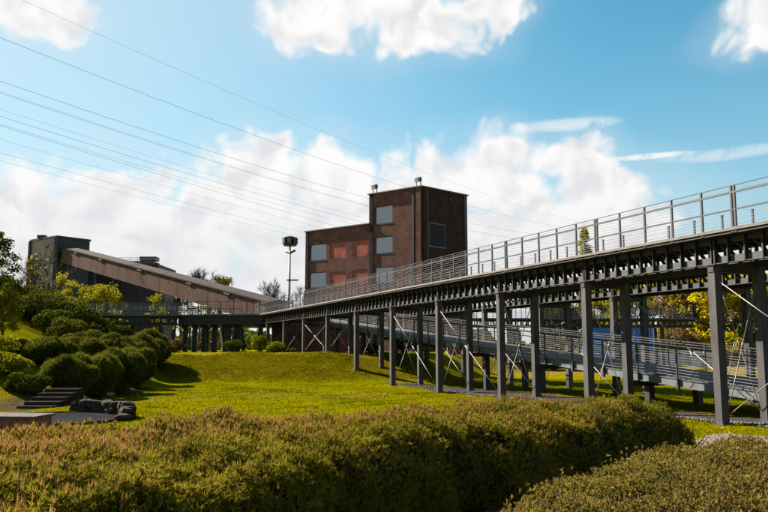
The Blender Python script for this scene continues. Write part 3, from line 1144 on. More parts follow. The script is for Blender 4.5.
def wall_face(mb, L, z0, z1, holes, depth, flip=False):
    """wall in the plane y=0 from x=0..L with rectangular holes; reveals go to +y (inwards)"""
    xs = sorted({0.0, L, *[h[0] for h in holes], *[h[1] for h in holes]})
    zs = sorted({z0, z1, *[h[2] for h in holes], *[h[3] for h in holes]})
    for i in range(len(xs) - 1):
        for j in range(len(zs) - 1):
            cx, cz = (xs[i] + xs[i + 1]) / 2, (zs[j] + zs[j + 1]) / 2
            if any(h[0] < cx < h[1] and h[2] < cz < h[3] for h in holes):
                continue
            mb.add([(xs[i], 0, zs[j]), (xs[i + 1], 0, zs[j]), (xs[i + 1], 0, zs[j + 1]), (xs[i], 0, zs[j + 1])], [(0, 1, 2, 3)])
    for a, b, c, d in holes:
        mb.add([(a, 0, c), (b, 0, c), (b, 0, d), (a, 0, d), (a, depth, c), (b, depth, c), (b, depth, d), (a, depth, d)],
               [(0, 4, 5, 1), (1, 5, 6, 2), (2, 6, 7, 3), (3, 7, 4, 0)])


CORN = (4.29, 84.0)
aL = R(-52.6)
Ld = (math.sin(aL), math.cos(aL))
aRt = R(48)
Rd = (math.sin(aRt), math.cos(aRt))
BASE = 0.6


def brick_building():
    o = tag(empty('brick_building', (CORN[0], CORN[1], BASE)), 'brown brick building with a taller tower, grey windows and red brick panels', 'building')
    # local frame of the left face: x runs from the left end towards the corner
    LT, LL, RT = 7.65, 18.05, 7.8
    ztop, zlow = 20.7 - BASE, 17.12 - BASE
    left0 = Vector((Ld[0] * LL, Ld[1] * LL, 0))
    rzL = math.atan2(-Ld[1], -Ld[0])

    def holder_mesh(mb, name, m, origin, rz, parent=o):
        ob = link(name, mb.mesh(name, m), parent, origin, rz)
        return ob

    def U(s):       # distance from the corner -> local x on left face
        return LL - s
    lowwin = [(U(17.4), U(14.5), 13.3 - BASE, 15.4 - BASE), (U(17.4), U(14.5), 9.85 - BASE, 11.8 - BASE)]
    lowpan = [(U(13.9), U(11.25), 13.35 - BASE, 15.3 - BASE), (U(10.2), U(7.85), 13.35 - BASE, 15.3 - BASE),
              (U(13.9), U(11.25), 9.9 - BASE, 11.7 - BASE), (U(10.2), U(7.85), 9.9 - BASE, 11.7 - BASE)]
    towin = [(U(6.83), U(4.14), 16.95 - BASE, 19.1 - BASE), (U(6.83), U(4.14), 13.4 - BASE, 15.4 - BASE), (U(6.83), U(4.14), 9.9 - BASE, 11.8 - BASE)]
    mb = MB()
    wall_face(mb, U(LT), 0, zlow, lowwin + lowpan, 0.22)
    w1 = holder_mesh(mb, 'low_wall', 'brick_brown', left0, rzL)
    mb = MB()
    holes = [(a - U(LT), b - U(LT), c, d) for a, b, c, d in towin]
    wall_face(mb, LT, 0, ztop, holes, 0.30)
    tow0 = Vector((Ld[0] * LT, Ld[1] * LT, 0)) 
    w2 = holder_mesh(mb, 'tower_wall', 'brick_brown', tow0, rzL)
    # right face
    rzR = math.atan2(Rd[1], Rd[0])
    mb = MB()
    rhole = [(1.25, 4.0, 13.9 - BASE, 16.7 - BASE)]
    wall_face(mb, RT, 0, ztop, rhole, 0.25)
    w3 = holder_mesh(mb, 'tower_side_wall', 'brick_dark_shaded', Vector((0, 0, 0)), rzR)  # shade of this face is put into its darker brick colour
    # hidden walls and roofs
    lb = Vector((Rd[0] * RT, Rd[1] * RT, 0))
    back = lb + Vector((Ld[0] * LT, Ld[1] * LT, 0))
    lback = left0 + Vector((Rd[0] * RT, Rd[1] * RT, 0))
    mb = MB().add([lb, back, back + Vector((0, 0, ztop)), lb + Vector((0, 0, ztop))], [(0, 1, 2, 3)])
    mb.add([back, tow0, tow0 + Vector((0, 0, ztop)), back + Vector((0, 0, ztop))], [(0, 1, 2, 3)])
    mb.build('back_wall', 'brick_brown', o)
    mb = MB().add([back, lback, lback + Vector((0, 0, zlow)), back + Vector((0, 0, zlow))], [(0, 1, 2, 3)])
    mb.add([lback, left0, left0 + Vector((0, 0, zlow)), lback + Vector((0, 0, zlow))], [(0, 1, 2, 3)])
    mb.build('back_wall', 'brick_brown', o)
    up = Vector((0, 0, ztop - 0.3))
    MB().add([up, lb + up, back + up, tow0 + up], [(0, 1, 2, 3)]).build('roof', 'roof_felt', o)
    up = Vector((0, 0, zlow - 0.3))
    MB().add([tow0 + up, back + up, lback + up, left0 + up], [(0, 1, 2, 3)]).build('roof', 'roof_felt', o)
    # copings
    for a, b, z in ((tow0, Vector((0, 0, 0)), ztop), (Vector((0, 0, 0)), lb, ztop), (lb, back, ztop), (back, tow0, ztop), (left0, tow0, zlow), (left0, lback, zlow), (lback, back, zlow)):
        dd = (b - a).normalized()
        MB().beam(a - dd * 0.12 + Vector((0, 0, z + 0.055)), b + dd * 0.12 + Vector((0, 0, z + 0.055)), 0.42, 0.11).build('coping', 'coping', o)
    # windows: frame and panes
    def window(wall, h, glass='glass', mull=1, fm='frame_mid', set_=0.16, light=False):
        a, b, c, d = h
        t = 0.09
        mb = MB()
        for (x0, x1, z0, z1) in ((a, b, c, c + t), (a, b, d - t, d), (a, a + t, c + t, d - t), (b - t, b, c + t, d - t)):
            mb.box(x0 + .002, x1 - .002, set_, set_ + 0.08, z0 + .002, z1 - .002)
        n = mull
        for i in range(1, n):
            xm = a + (b - a) * i / n
            mb.box(xm - 0.035, xm + 0.035, set_ + .004, set_ + 0.07, c + t, d - t)
        wn = mb.build('window', fm, wall)
        for i in range(n):
            x0 = a + (b - a) * i / n + 0.04
            x1 = a + (b - a) * (i + 1) / n - 0.04
            ob = MB().box(x0, x1, set_ + 0.03, set_ + 0.05, c + 0.05, d - 0.05).build('pane', glass, wn)
        # sill
        MB().box(a - 0.06, b + 0.06, -0.03, set_ - 0.004, c - 0.09, c - 0.003).build('window_sill', 'frame_dark', wn)
        return wn
    for h in lowwin:
        window(w1, h, mull=1)
    for h in holes:
        window(w2, h, mull=1)
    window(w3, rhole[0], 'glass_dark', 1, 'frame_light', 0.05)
    for h in lowpan:
        a, b, c, d = h
        MB().box(a + .002, b - .002, 0.05, 0.2, c + .002, d - .002).build('brick_panel', 'brick_red', w1)
    # dark pilaster strips and the downpipe at the corners
    def strip(wall, x, w, z1, m='brick_dark_shaded', dep=0.10):
        MB().box(x - w / 2, x + w / 2, -dep, -0.002, 0, z1 - 0.02).build('pilaster', m, wall)
    strip(w1, 0.3, 0.5, zlow)
    strip(w2, 0.35, 0.5, ztop)
    strip(w2, LT - 1.15, 0.28, ztop, 'frame_dark', 0.12)
    strip(w2, LT - 0.35, 0.6, ztop, 'brick_brown', 0.14)
    strip(w3, 0.42, 0.5, ztop, 'brick_dark_shaded', 0.14)
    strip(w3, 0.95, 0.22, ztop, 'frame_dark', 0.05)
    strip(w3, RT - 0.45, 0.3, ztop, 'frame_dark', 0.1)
    # small lamp on the side wall
    MB().box(4.4, 4.8, -0.25, -0.002, 19.6 - BASE, 19.85 - BASE).build('wall_lamp', 'lamp_black', w3)
    return o


brick_building()


def roof_lamp(pos, label):
    o = tag(empty('roof_floodlight', pos, aL), label, 'floodlight', 'floodlights on the brick tower roof')
    MB().box(-0.42, -0.34, -0.04, 0.04, 0, 1.0).build('leg', 'lamp_black', o)
    MB().box(0.34, 0.42, -0.04, 0.04, 0, 1.0).build('leg', 'lamp_black', o)
    MB().box(-0.42, 0.42, -0.06, 0.06, 1.001, 1.1).build('cross_bar', 'lamp_black', o)
    MB().add([(-0.33, -0.25, 0.45), (0.33, -0.25, 0.45), (0.33, 0.2, 0.62), (-0.33, 0.2, 0.62), (-0.33, -0.35, 0.98), (0.33, -0.35, 0.98), (0.33, 0.2, 0.99), (-0.33, 0.2, 0.99)],
             [(0, 3, 2, 1), (4, 5, 6, 7), (0, 1, 5, 4), (1, 2, 6, 5), (2, 3, 7, 6), (3, 0, 4, 7)]).build('lamp_housing', 'pole_grey', o)
    return o


roof_lamp((CORN[0] + Ld[0] * 0.6 + Rd[0] * .25, CORN[1] + Ld[1] * 0.6 + Rd[1] * .25, 20.7 - 0.29 + 0.4), 'small floodlight on the near corner of the brick tower roof')
roof_lamp((CORN[0] + Ld[0] * 7.0 + Rd[0] * .25, CORN[1] + Ld[1] * 7.0 + Rd[1] * .25, 20.7 - 0.29 + 0.4), 'small floodlight on the left corner of the brick tower roof')

# low brown wall behind the walkway
o = tag(empty('brick_wall', (-6.5, 80.5, gzf(-6.5, 80.5))), 'low brown brick wall behind the walkway columns', 'wall')
MB().box(-5.5, 4.6, 0, 0.35, -0.3, 3.0).build('wall_body', 'brick_brown', o)
MB().box(-5.6, 4.7, -0.06, 0.41, 3.003, 3.12).build('coping', 'concrete', o)
for x in (-5.3, -2.0, 1.3, 4.4):
    MB().box(x - 0.2, x + 0.2, -0.12, -0.003, -0.3, 3.0).build('pier', 'brick_brown', o)

# ------------------------------------------------------------------ bunker, hall and conveyor gallery
o = tag(empty('bunker_tower', (-55.3, 125, 1.5)), 'tall clad bunker tower, coloured pale on its lit sides and black on its shaded ones, at the top of the conveyor', 'building')
H = 21.0 - 1.5
el_ = Vector((-6.74, 5.0, 0))
er_ = Vector((4.7, 6.1, 0)) * 0.78
c0 = Vector((0, 0, 0))
pts = [c0, er_, er_ + el_, el_]


def clad_wall(parent, a, b, z0, z1, m, pitch=0.55, name='wall'):
    """ribbed sheet wall from a to b"""
    d = (b - a)
    L = d.length
    d.normalize()
    nrm = Vector((d.y, -d.x, 0))
    n = max(2, int(L / pitch))
    vs_, fs = [], []
    prof = []
    for i in range(n):
        s = i * L / n
        w_ = L / n
        prof += [(s, 0.0), (s + w_ * 0.55, 0.0), (s + w_ * 0.65, 0.03), (s + w_ * 0.9, 0.03)]
    prof.append((L, 0.0))
    for s, e in prof:
        p = a + d * s + nrm * e
        vs_ += [(p.x, p.y, z0), (p.x, p.y, z1)]
    for i in range(len(prof) - 1):
        fs.append((2 * i, 2 * i + 2, 2 * i + 3, 2 * i + 1))
    return MB().add(vs_, fs).build(name, m, parent)


clad_wall(o, el_, c0, -0.5, H, 'clad_grey')  # light and shade of the sides put into pale and black sheet colours
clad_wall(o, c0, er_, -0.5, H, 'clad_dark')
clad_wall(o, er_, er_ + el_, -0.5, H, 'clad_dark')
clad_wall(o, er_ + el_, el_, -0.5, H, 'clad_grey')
MB().add([p + Vector((0, 0, H - 0.05)) for p in pts], [(0, 1, 2, 3)]).build('roof', 'roof_felt', o)
for i in range(4):
    a, b = pts[i], pts[(i + 1) % 4]
    dd = (b - a).normalized()
    MB().beam(a - dd * .1 + Vector((0, 0, H + .12)), b + dd * .1 + Vector((0, 0, H + .12)), 0.35, 0.3).build('roof_edge', 'clad_dark', o)
MB().box(-0.3, 0.3, -0.35, 0.25, -0.5, H - .01).build('corner_trim', 'clad_dark', o)
e = el_
MB().box(e.x - 0.3, e.x + 0.3, e.y - 0.35, e.y + 0.25, -0.5, H - .01).build('corner_trim', 'clad_dark', o)
MB().box(e.x * .6 - .7, e.x * .6 + .7, e.y * .6 - .2, e.y * .6 + .6, H + .27, H + .8).build('roof_vent', 'lamp_black', o)

o = tag(empty('coal_hall', (-52, 138, 1.5)), 'dark navy clad hall behind the conveyor with rails on its roof', 'building')
H2 = 17.9 - 1.5
q = [Vector((-6, 0, 0)), Vector((10.0, 0, 0)), Vector((10.0, 12, 0)), Vector((-6, 12, 0))]
for i in range(4):
    clad_wall(o, q[i], q[(i + 1) % 4], -0.5, H2, 'clad_navy', 0.8)
MB().add([p + Vector((0, 0, H2 - .05)) for p in q], [(0, 1, 2, 3)]).build('roof', 'roof_felt', o)
MB().box(-6.1, 10.1, -0.15, 0.05, H2 - 0.5, H2 + 0.12).build('roof_edge', 'clad_dark', o)
MB().box(1.5, 8.5, 1.5, 6, H2 - 0.04, H2 + 0.75).build('roof_duct', 'clad_grey', o)
simple_rail(o, (-1, 0.3, H2 + 0.1), (9.6, 0.3, H2 + 0.1), 1.4, h=1.1, lines=(0.35, 0.7), r=0.03)
MB().box(6.2, 9.3, 0.8, 3.0, H2 + 0.76, H2 + 1.5).build('roof_unit', 'clad_grey', o)

# conveyor gallery: a long inclined box
g0 = Vector((-13.2, 83.5, 7.55))     # lower front top
g1 = Vector((-54.6, 125.2, 19.35))
o = tag(empty('conveyor_gallery', (g0.x, g0.y, 2.0)), 'long rusty brown inclined conveyor gallery running up to the bunker tower', 'conveyor')
base = Vector((g0.x, g0.y, 2.0))
a, b = g0 - base, g1 - base
hd = Vector((b.x - a.x, b.y - a.y, 0)).normalized()
bk = Vector((-hd.y, hd.x, 0))
if bk.y < 0:
    bk = -bk
HG, WG = 2.62, 3.4
dn = Vector((0, 0, -HG))


def gpt(s, e, z):
    return a + (b - a) * s + bk * e + Vector((0, 0, z))


# front side as separate sheets
NS = 24
for i in range(NS):
    s0, s1 = i / NS + 0.0004, (i + 1) / NS - 0.0004
    vs_, fs = [], []
    prof = []
    nr = 8
    for k in range(nr):
        u0 = s0 + (s1 - s0) * k / nr
        du = (s1 - s0) / nr
        prof += [(u0, 0), (u0 + du * .55, 0), (u0 + du * .65, -0.010), (u0 + du * .92, -0.010)]
    prof.append((s1, 0))
    jit = random.uniform(-0.012, 0.012)
    for s, e_ in prof:
        vs_ += [tuple(gpt(s, e_ + jit, -HG)), tuple(gpt(s, e_ + jit, -0.02))]
    for k in range(len(prof) - 1):
        fs.append((2 * k, 2 * k + 1, 2 * k + 3, 2 * k + 2))
    MB().add(vs_, fs).build('cladding_sheet', 'clad_rust', o)
MB().add([gpt(0, WG, -HG), gpt(1, WG, -HG), gpt(1, WG, 0), gpt(0, WG, 0)], [(0, 1, 2, 3)]).build('back_side', 'clad_rust', o)
MB().add([gpt(0, 0, -HG), gpt(1, 0, -HG), gpt(1, WG, -HG), gpt(0, WG, -HG)], [(0, 1, 2, 3)]).build('floor', 'clad_dark', o)
MB().add([gpt(0, 0.01, -HG), gpt(0, WG, -HG), gpt(0, WG, 0), gpt(0, 0.01, 0)], [(0, 1, 2, 3)]).build('end_wall', 'clad_rust', o)
mb = MB()
ov = 0.22
mb.add([gpt(-.004, -ov, 0.0), gpt(1, -ov, 0.0), gpt(1, WG / 2, 0.22), gpt(-.004, WG / 2, 0.22), gpt(-.004, WG + ov, 0.0), gpt(1, WG + ov, 0),
        gpt(-.004, -ov, -0.16), gpt(1, -ov, -0.16), gpt(-.004, WG + ov, -.16), gpt(1, WG + ov, -.16)],
       [(0, 1, 2, 3), (3, 2, 5, 4), (6, 7, 1, 0), (4, 5, 9, 8), (0, 3, 4, 8, 6)])
mb.build('roof', 'clad_roof', o)
for s in (0.12, 0.27, 0.5, 0.72, 0.88):
    MB().beam(gpt(s, -0.13, -0.35), gpt(s + 0.022, -0.13, -0.36), 0.16, 0.18).build('roof_bracket', 'clad_dark', o)
# trestles
for s in (0.17, 0.42, 0.52, 0.78):
    for e_ in (0.3, WG - 0.3):
        p = gpt(s, e_, -HG)
        gl = gzf(p.x + base.x, p.y + base.y) - base.z
        MB().beam(p, (p.x - hd.x * 1.4, p.y - hd.y * 1.4, gl - .2), 0.35, 0.35).build('trestle_leg', 'steel_dark', o)
        MB().beam(p, (p.x + hd.x * 1.4, p.y + hd.y * 1.4, gl - .2), 0.35, 0.35).build('trestle_leg', 'steel_dark', o)
    p = gpt(s, 0.3, -HG)
    gl = gzf(p.x + base.x, p.y + base.y) - base.z
    zm = (p.z + gl) / 2
    MB().beam((p.x - hd.x * .8, p.y - hd.y * .8, zm), (p.x + hd.x * .8, p.y + hd.y * .8, zm), 0.22, 0.22).build('trestle_tie', 'steel_dark', o)

# ------------------------------------------------------------------ lamp mast
o = tag(empty('lamp_mast', (-12.7, 100, 1.85)), 'tall lamp mast with a black drum of floodlights beside the brick building', 'lamp post')
MB().tube([(0, 0, -.2), (0, 0, 7), (0, 0, 14.6)], [0.2, 0.16, 0.11], 10).build('pole', 'pole_grey', o, smooth=True)
MB().tube([(0, 0, 14.2), (0, 0, 14.4)], 0.9, 14).build('light_ring', 'lamp_black', o)
for k in range(7):
    a_ = 2 * math.pi * k / 7 + 0.2
    ca, sa = math.cos(a_), math.sin(a_)
    fl = link('floodlight', MB().box(-0.30, 0.30, -0.22, 0.22, 0, 0.85).mesh('floodlight', 'lamp_black'), o, (0.78 * ca, 0.78 * sa, 14.41), a_ + math.pi / 2)
    MB().box(-0.24, 0.24, -0.235, -0.222, 0.08, 0.75).build('lens', 'lamp_lens' if k == 5 else 'frame_dark', fl)
MB().tube([(0, 0, 14.9), (0, 0, 15.35), (0, 0, 15.5)], [0.85, 0.8, 0.3], 14).build('cap', 'lamp_black', o)
MB().beam((-0.15, 0, 13.1), (0.75, 0.0, 13.6), 0.2, 0.25).beam((0.15, 0, 13.1), (-0.55, 0, 13.35), 0.14, 0.16).build('camera_arm', 'lamp_black', o)
MB().box(-0.35, 1.15, -0.15, 0.15, 9.45, 9.62).build('service_arm', 'lamp_black', o)

# ------------------------------------------------------------------ overhead wires


def wire(p0, p1, sag, r, label):
    n = 40
    pts_ = []
    for i in range(n + 1):
        s = i / n
        p = Vector(p0).lerp(Vector(p1), s)
        p.z -= 4 * sag * s * (1 - s)
        pts_.append(p - Vector(p0))
    ob = MB().tube(pts_, r, 5).build('overhead_wire', 'wire', None, smooth=True, loc=p0)
    tag(ob, label, 'wire', 'overhead power lines')


# each wire: lateral offset from the line's centre, height at the near and far pylon
WDIR = Vector((math.sin(R(34)), math.cos(R(34)), 0))
WN = Vector((WDIR.y, -WDIR.x, 0))
WO = Vector((-62, 84, 0))
specs = [(-15.75, 63.94, 'topmost thin overhead wire, highest across the blue sky', 0.020),
         (-37.25, 66.0, 'dark overhead wire second from the top', 0.036),
         (-53.1, 63.9, 'overhead wire third from the top', 0.039),
         (-44.3, 58.05, 'overhead wire fourth from the top, just under the third', 0.030),
         (-20.6, 45.18, 'overhead wire fifth from the top', 0.027),
         (20.4, 29.85, 'overhead wire sixth from the top, close under the fifth', 0.016),
         (-0.3, 33.11, 'faint overhead wire second from the bottom', 0.015),
         (-2.94, 32.78, 'lowest faint overhead wire above the conveyor', 0.012),
         (-45.8, 58.9, 'faint overhead wire running close above the fourth one', 0.022),
         (-21.8, 44.3, 'faint overhead wire running close below the fifth one', 0.017),
         (-24.0, 47.6, 'faint overhead wire between the fourth and fifth ones', 0.017),
         (-6.5, 36.9, 'faint overhead wire third from the bottom', 0.014)]
for off, z, lab, r in specs:
    c = WO + WN * off
    a_ = c - WDIR * 90
    b_ = c + WDIR * 330
    wire((a_.x, a_.y, z + 4), (b_.x, b_.y, z - 2), 9.0, r, lab)

# ------------------------------------------------------------------ vegetation


def poly_dist(P, poly):
    """signed distance to polygon (positive inside) for points (N,2)"""
    poly = np.asarray(poly, float)
    n = len(poly)
    d = np.full(len(P), 1e9)
    inside = np.zeros(len(P), bool)
    for i in range(n):
        a, b = poly[i], poly[(i + 1) % n]
        ab = b - a
        t = np.clip(((P - a) @ ab) / (ab @ ab), 0, 1)
        q = a + t[:, None] * ab
        d = np.minimum(d, np.hypot(*(P - q).T))
        c1 = (a[1] > P[:, 1]) != (b[1] > P[:, 1])
        with np.errstate(divide='ignore', invalid='ignore'):
            xi = (b[0] - a[0]) * (P[:, 1] - a[1]) / (b[1] - a[1]) + a[0]
        inside ^= c1 & (P[:, 0] < xi)
    return np.where(inside, d, -d)


def vnoise(P, scale, seed=0.0, octaves=3):
    """cheap smooth noise from sums of rotated sines"""
    out = np.zeros(len(P))
    amp, sc = 1.0, scale
    r = np.random.default_rng(int(seed * 100) + 5)
    for o_ in range(octaves):
        for k in range(4):
            v = r.normal(size=P.shape[1])
            v /= np.linalg.norm(v)
            out += amp * np.sin(P @ v * sc * (0.7 + 0.6 * r.random()) + r.random() * 7) * 0.35
        amp *= 0.55
        sc *= 2.1
    return out


def hedge(name, label, poly, H, rr, n_pts, m, seed, per=7, ln=0.075, wd=0.010, spread=0.55, shoots=0.2, bumps=0.10,
          bump_scale=2.2, skirt=0.25, leafy=False, res=0.07):
    poly = np.asarray(poly, float)
    cx, cy = poly.mean(0)
    o = tag(empty(name, (cx, cy, 0)), label, 'hedge')

    def height(P):
        d = poly_dist(P, poly)
        wob = vnoise(P, 1.6, seed + 1, 3) * 0.13
        d = d + wob
        t = np.clip(d / rr, 0, 1)
        prof = np.sqrt(np.maximum(0, 1 - (1 - t) ** 2))
        h = H * prof * (1 + bumps * vnoise(P, bump_scale, seed, 3)) + (bumps * 0.35 * vnoise(P, bump_scale * 3.5, seed + 2, 2) + 0.020 * vnoise(P, 15.0, seed + 7, 2) + 0.17 * (0.5 - np.abs(vnoise(P, 4.2, seed + 9, 2)))) * prof
        return h, d
    lo, hi = poly.min(0) - 0.4, poly.max(0) + 0.4
    P = rng.uniform(lo, hi, (n_pts * 4, 2))
    h, d = height(P)
    e = 0.03
    hx, _ = height(P + np.array([e, 0]))
    hy, _ = height(P + np.array([0, e]))
    gx, gy = (hx - h) / e, (hy - h) / e
    area = np.minimum(np.sqrt(1 + gx ** 2 + gy ** 2), 7)
    dist = np.hypot(P[:, 0], P[:, 1])
    wgt = area * np.clip(7.0 / np.maximum(dist, 2), 0.3, 1.3) ** 1.3
    wgt = np.where((d > 0.02) & (h > 0.08) & (np.abs(P[:, 0]) < 0.62 * P[:, 1] + 1.2), wgt, 0)
    idx = rng.choice(len(P), n_pts, p=wgt / wgt.sum())
    P, h, gx, gy, d = P[idx], h[idx], gx[idx], gy[idx], d[idx]
    N = unit(np.stack([-gx, -gy, np.ones(len(P))], 1))
    # on steep edges spread points down the side
    steep = np.clip(np.hypot(gx, gy) / 3, 0, 1)
    zz = h * (1 - steep * rng.random(len(P)) * 0.75)
    depth = rng.exponential(0.035, len(P))
    Q = np.stack([P[:, 0], P[:, 1], zz], 1) - N * depth[:, None]
    Q[:, 0] -= cx
    Q[:, 1] -= cy
    clump = vnoise(np.stack([P[:, 0], P[:, 1], zz], 1), 5.5, seed + 3, 3)
    base_t = np.clip(0.52 + 0.38 * clump + rng.normal(size=len(P)) * 0.24, 0, 1)
    topness = np.clip((N[:, 2] - 0.3) / 0.5, 0, 1)
    isshoot = rng.random(len(P)) < shoots * topness * np.clip(0.6 + 0.9 * vnoise(P, 0.8, seed + 5, 2), 0.1, 2)
    dead = (vnoise(P, 2.3, seed + 11, 3) > 1.05) & (rng.random(len(P)) < 0.7)
    base_t = np.where(dead, rng.uniform(1.1, 1.6, len(P)), base_t)
    stray = (rng.random(len(P)) < 0.02) & (N[:, 2] > 0.2)
    Q = Q + np.where(stray, rng.uniform(0.03, 0.13, len(P)), 0)[:, None] * unit(N + np.array([0, 0, 1.0]) + rng.normal(size=Q.shape) * 0.3)
    tint = np.where(isshoot, rng.uniform(1.35, 2.0, len(P)), base_t)
    if leafy:
        a = np.repeat(np.arange(len(P)), per)
        PP = Q[a] + rng.normal(size=(len(a), 3)) * ln * 0.8
        V = leaf_quads(PP, N[a] + np.array([0, 0, .25]), np.full(len(a), ln), 0.5)
        T = np.repeat(np.clip(tint[a] + rng.normal(size=len(a)) * 0.12, 0, 2), 4)
        link('foliage', np_mesh('foliage', V, 4, m, T), o)
    else:
        g = ~isshoot
        V = tufts(Q[g], N[g], per, ln, wd, spread, 0.35)
        T = np.repeat(np.clip(np.repeat(tint[g], per) + rng.normal(size=g.sum() * per) * 0.1, 0, 1), 3)
        # upright new shoots
        s_ = isshoot
        V2 = tufts(Q[s_] + N[s_] * 0.02, N[s_] * 0.35 + np.array([0, 0, 0.8]), per, ln * 1.35, wd * 1.15, 0.22, 0.5)
        T2 = np.repeat(np.repeat(tint[s_], per), 3)
        link('foliage', np_mesh('foliage', np.concatenate([V, V2]), 3, m, np.concatenate([T, T2])), o)
    # dense inner growth a little below the surface
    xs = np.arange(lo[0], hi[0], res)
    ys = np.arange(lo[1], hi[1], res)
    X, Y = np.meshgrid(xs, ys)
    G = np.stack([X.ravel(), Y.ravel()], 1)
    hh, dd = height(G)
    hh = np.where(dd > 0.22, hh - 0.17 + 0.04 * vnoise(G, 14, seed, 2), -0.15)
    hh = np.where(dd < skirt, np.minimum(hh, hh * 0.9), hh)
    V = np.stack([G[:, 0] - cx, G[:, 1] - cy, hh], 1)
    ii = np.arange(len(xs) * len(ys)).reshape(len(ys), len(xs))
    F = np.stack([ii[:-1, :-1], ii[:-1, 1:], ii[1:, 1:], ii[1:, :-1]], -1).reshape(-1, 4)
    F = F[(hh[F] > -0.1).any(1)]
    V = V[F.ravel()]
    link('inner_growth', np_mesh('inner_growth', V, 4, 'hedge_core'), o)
    return o, height, (cx, cy)


H1 = [(-9.5, 8.2), (-7.2, 9.6), (-4.6, 10.6), (-1.2, 12.6), (2.2, 15.3), (4.6, 16.6), (5.8, 16.9), (6.4, 16.3), (6.25, 15.3), (5.0, 13.9),
      (3.0, 11.9), (1.4, 10.5), (0.2, 9.0), (-0.9, 7.0), (-1.6, 5.2), (-2.3, 3.2), (-9.5, 2.6)]
hd1, hfun, hc = hedge('pine_hedge', 'wide low pine hedge with orange shoots across the foreground', H1, 1.14, 0.85, 175000, 'needle', 1.0,
                      per=6, ln=0.062, wd=0.013, spread=0.85, shoots=0.19, bumps=0.08)
# bare stems under the shaded side
mb = MB()
edge = [(6.5, 15.2), (5.1, 13.8), (2.9, 11.8), (1.4, 10.45), (0.2, 8.95), (-0.9, 6.95), (-1.6, 5.2)]
for i in range(150):
    k = random.randrange(len(edge) - 1)
    s = random.random()
    x = edge[k][0] * (1 - s) + edge[k + 1][0] * s - random.uniform(0.05, 0.6)
    y = edge[k][1] * (1 - s) + edge[k + 1][1] * s + random.uniform(0.05, 0.5)
    p = Vector((x - hc[0], y - hc[1], 0.0))
    d = Vector((random.uniform(-.1, .5), random.uniform(-.5, .1), 0.75)).normalized()
    L = random.uniform(0.35, 0.8)
    mid = p + d * L * .5 + Vector((random.uniform(-.05, .05), random.uniform(-.05, .05), 0.03))
    mb.tube([p, mid, p + d * L], [0.016, 0.012, 0.005], 4, cap=False)
mb.build('stems', 'hedge_stem', hd1)

H2 = [(-0.5, 3.2), (0.0, 5.0), (0.9, 6.9), (2.2, 8.7), (3.5, 10.1), (5.0, 11.0), (7.0, 11.4), (9.5, 11.2), (10, 6.5), (6, 3.2), (2.5, 2.2)]
hd2, hf2, hc2 = hedge('leafy_hedge', 'olive green small-leaved hedge in the bottom right corner', H2, 1.06, 0.95, 95000, 'hedge_leaf', 4.0,
                      per=6, ln=0.034, wd=0.015, spread=1.0, shoots=0.20, bumps=0.06, bump_scale=2.6)


def shell_points(n, r, center, squash=(1, 1, 1), lumps=7, seed=0, inner=0.35):
    """points near the surface of a lumpy mound made of overlapping balls"""
    rr = np.random.default_rng(seed)
    r3 = np.asarray(r, float) * np.ones(3)
    C, S = [np.zeros(3)], [0.60]
    for k in range(lumps):
        v = unit(rr.normal(size=(1, 3)))[0]
        v[2] = abs(v[2]) * 0.9 - 0.15
        C.append(v * rr.uniform(0.42, 0.78))
        S.append(rr.uniform(0.16, 0.44))
    C, S = np.array(C), np.array(S)
    w = S ** 2 / (S ** 2).sum()
    k = rr.choice(len(C), n, p=w)
    D = unit(rr.normal(size=(n, 3)))
    rad = S[k] * (1 - rr.random(n) ** 2 * inner)
    P = C[k] + D * rad[:, None]
    # drop points buried deep inside another lump
    keep = np.ones(n, bool)
    for c, s in zip(C, S):
        keep &= ~(np.linalg.norm(P - c, axis=1) < s * 0.62)
    return P[keep] * r3 + np.asarray(center), D[keep], k[keep]


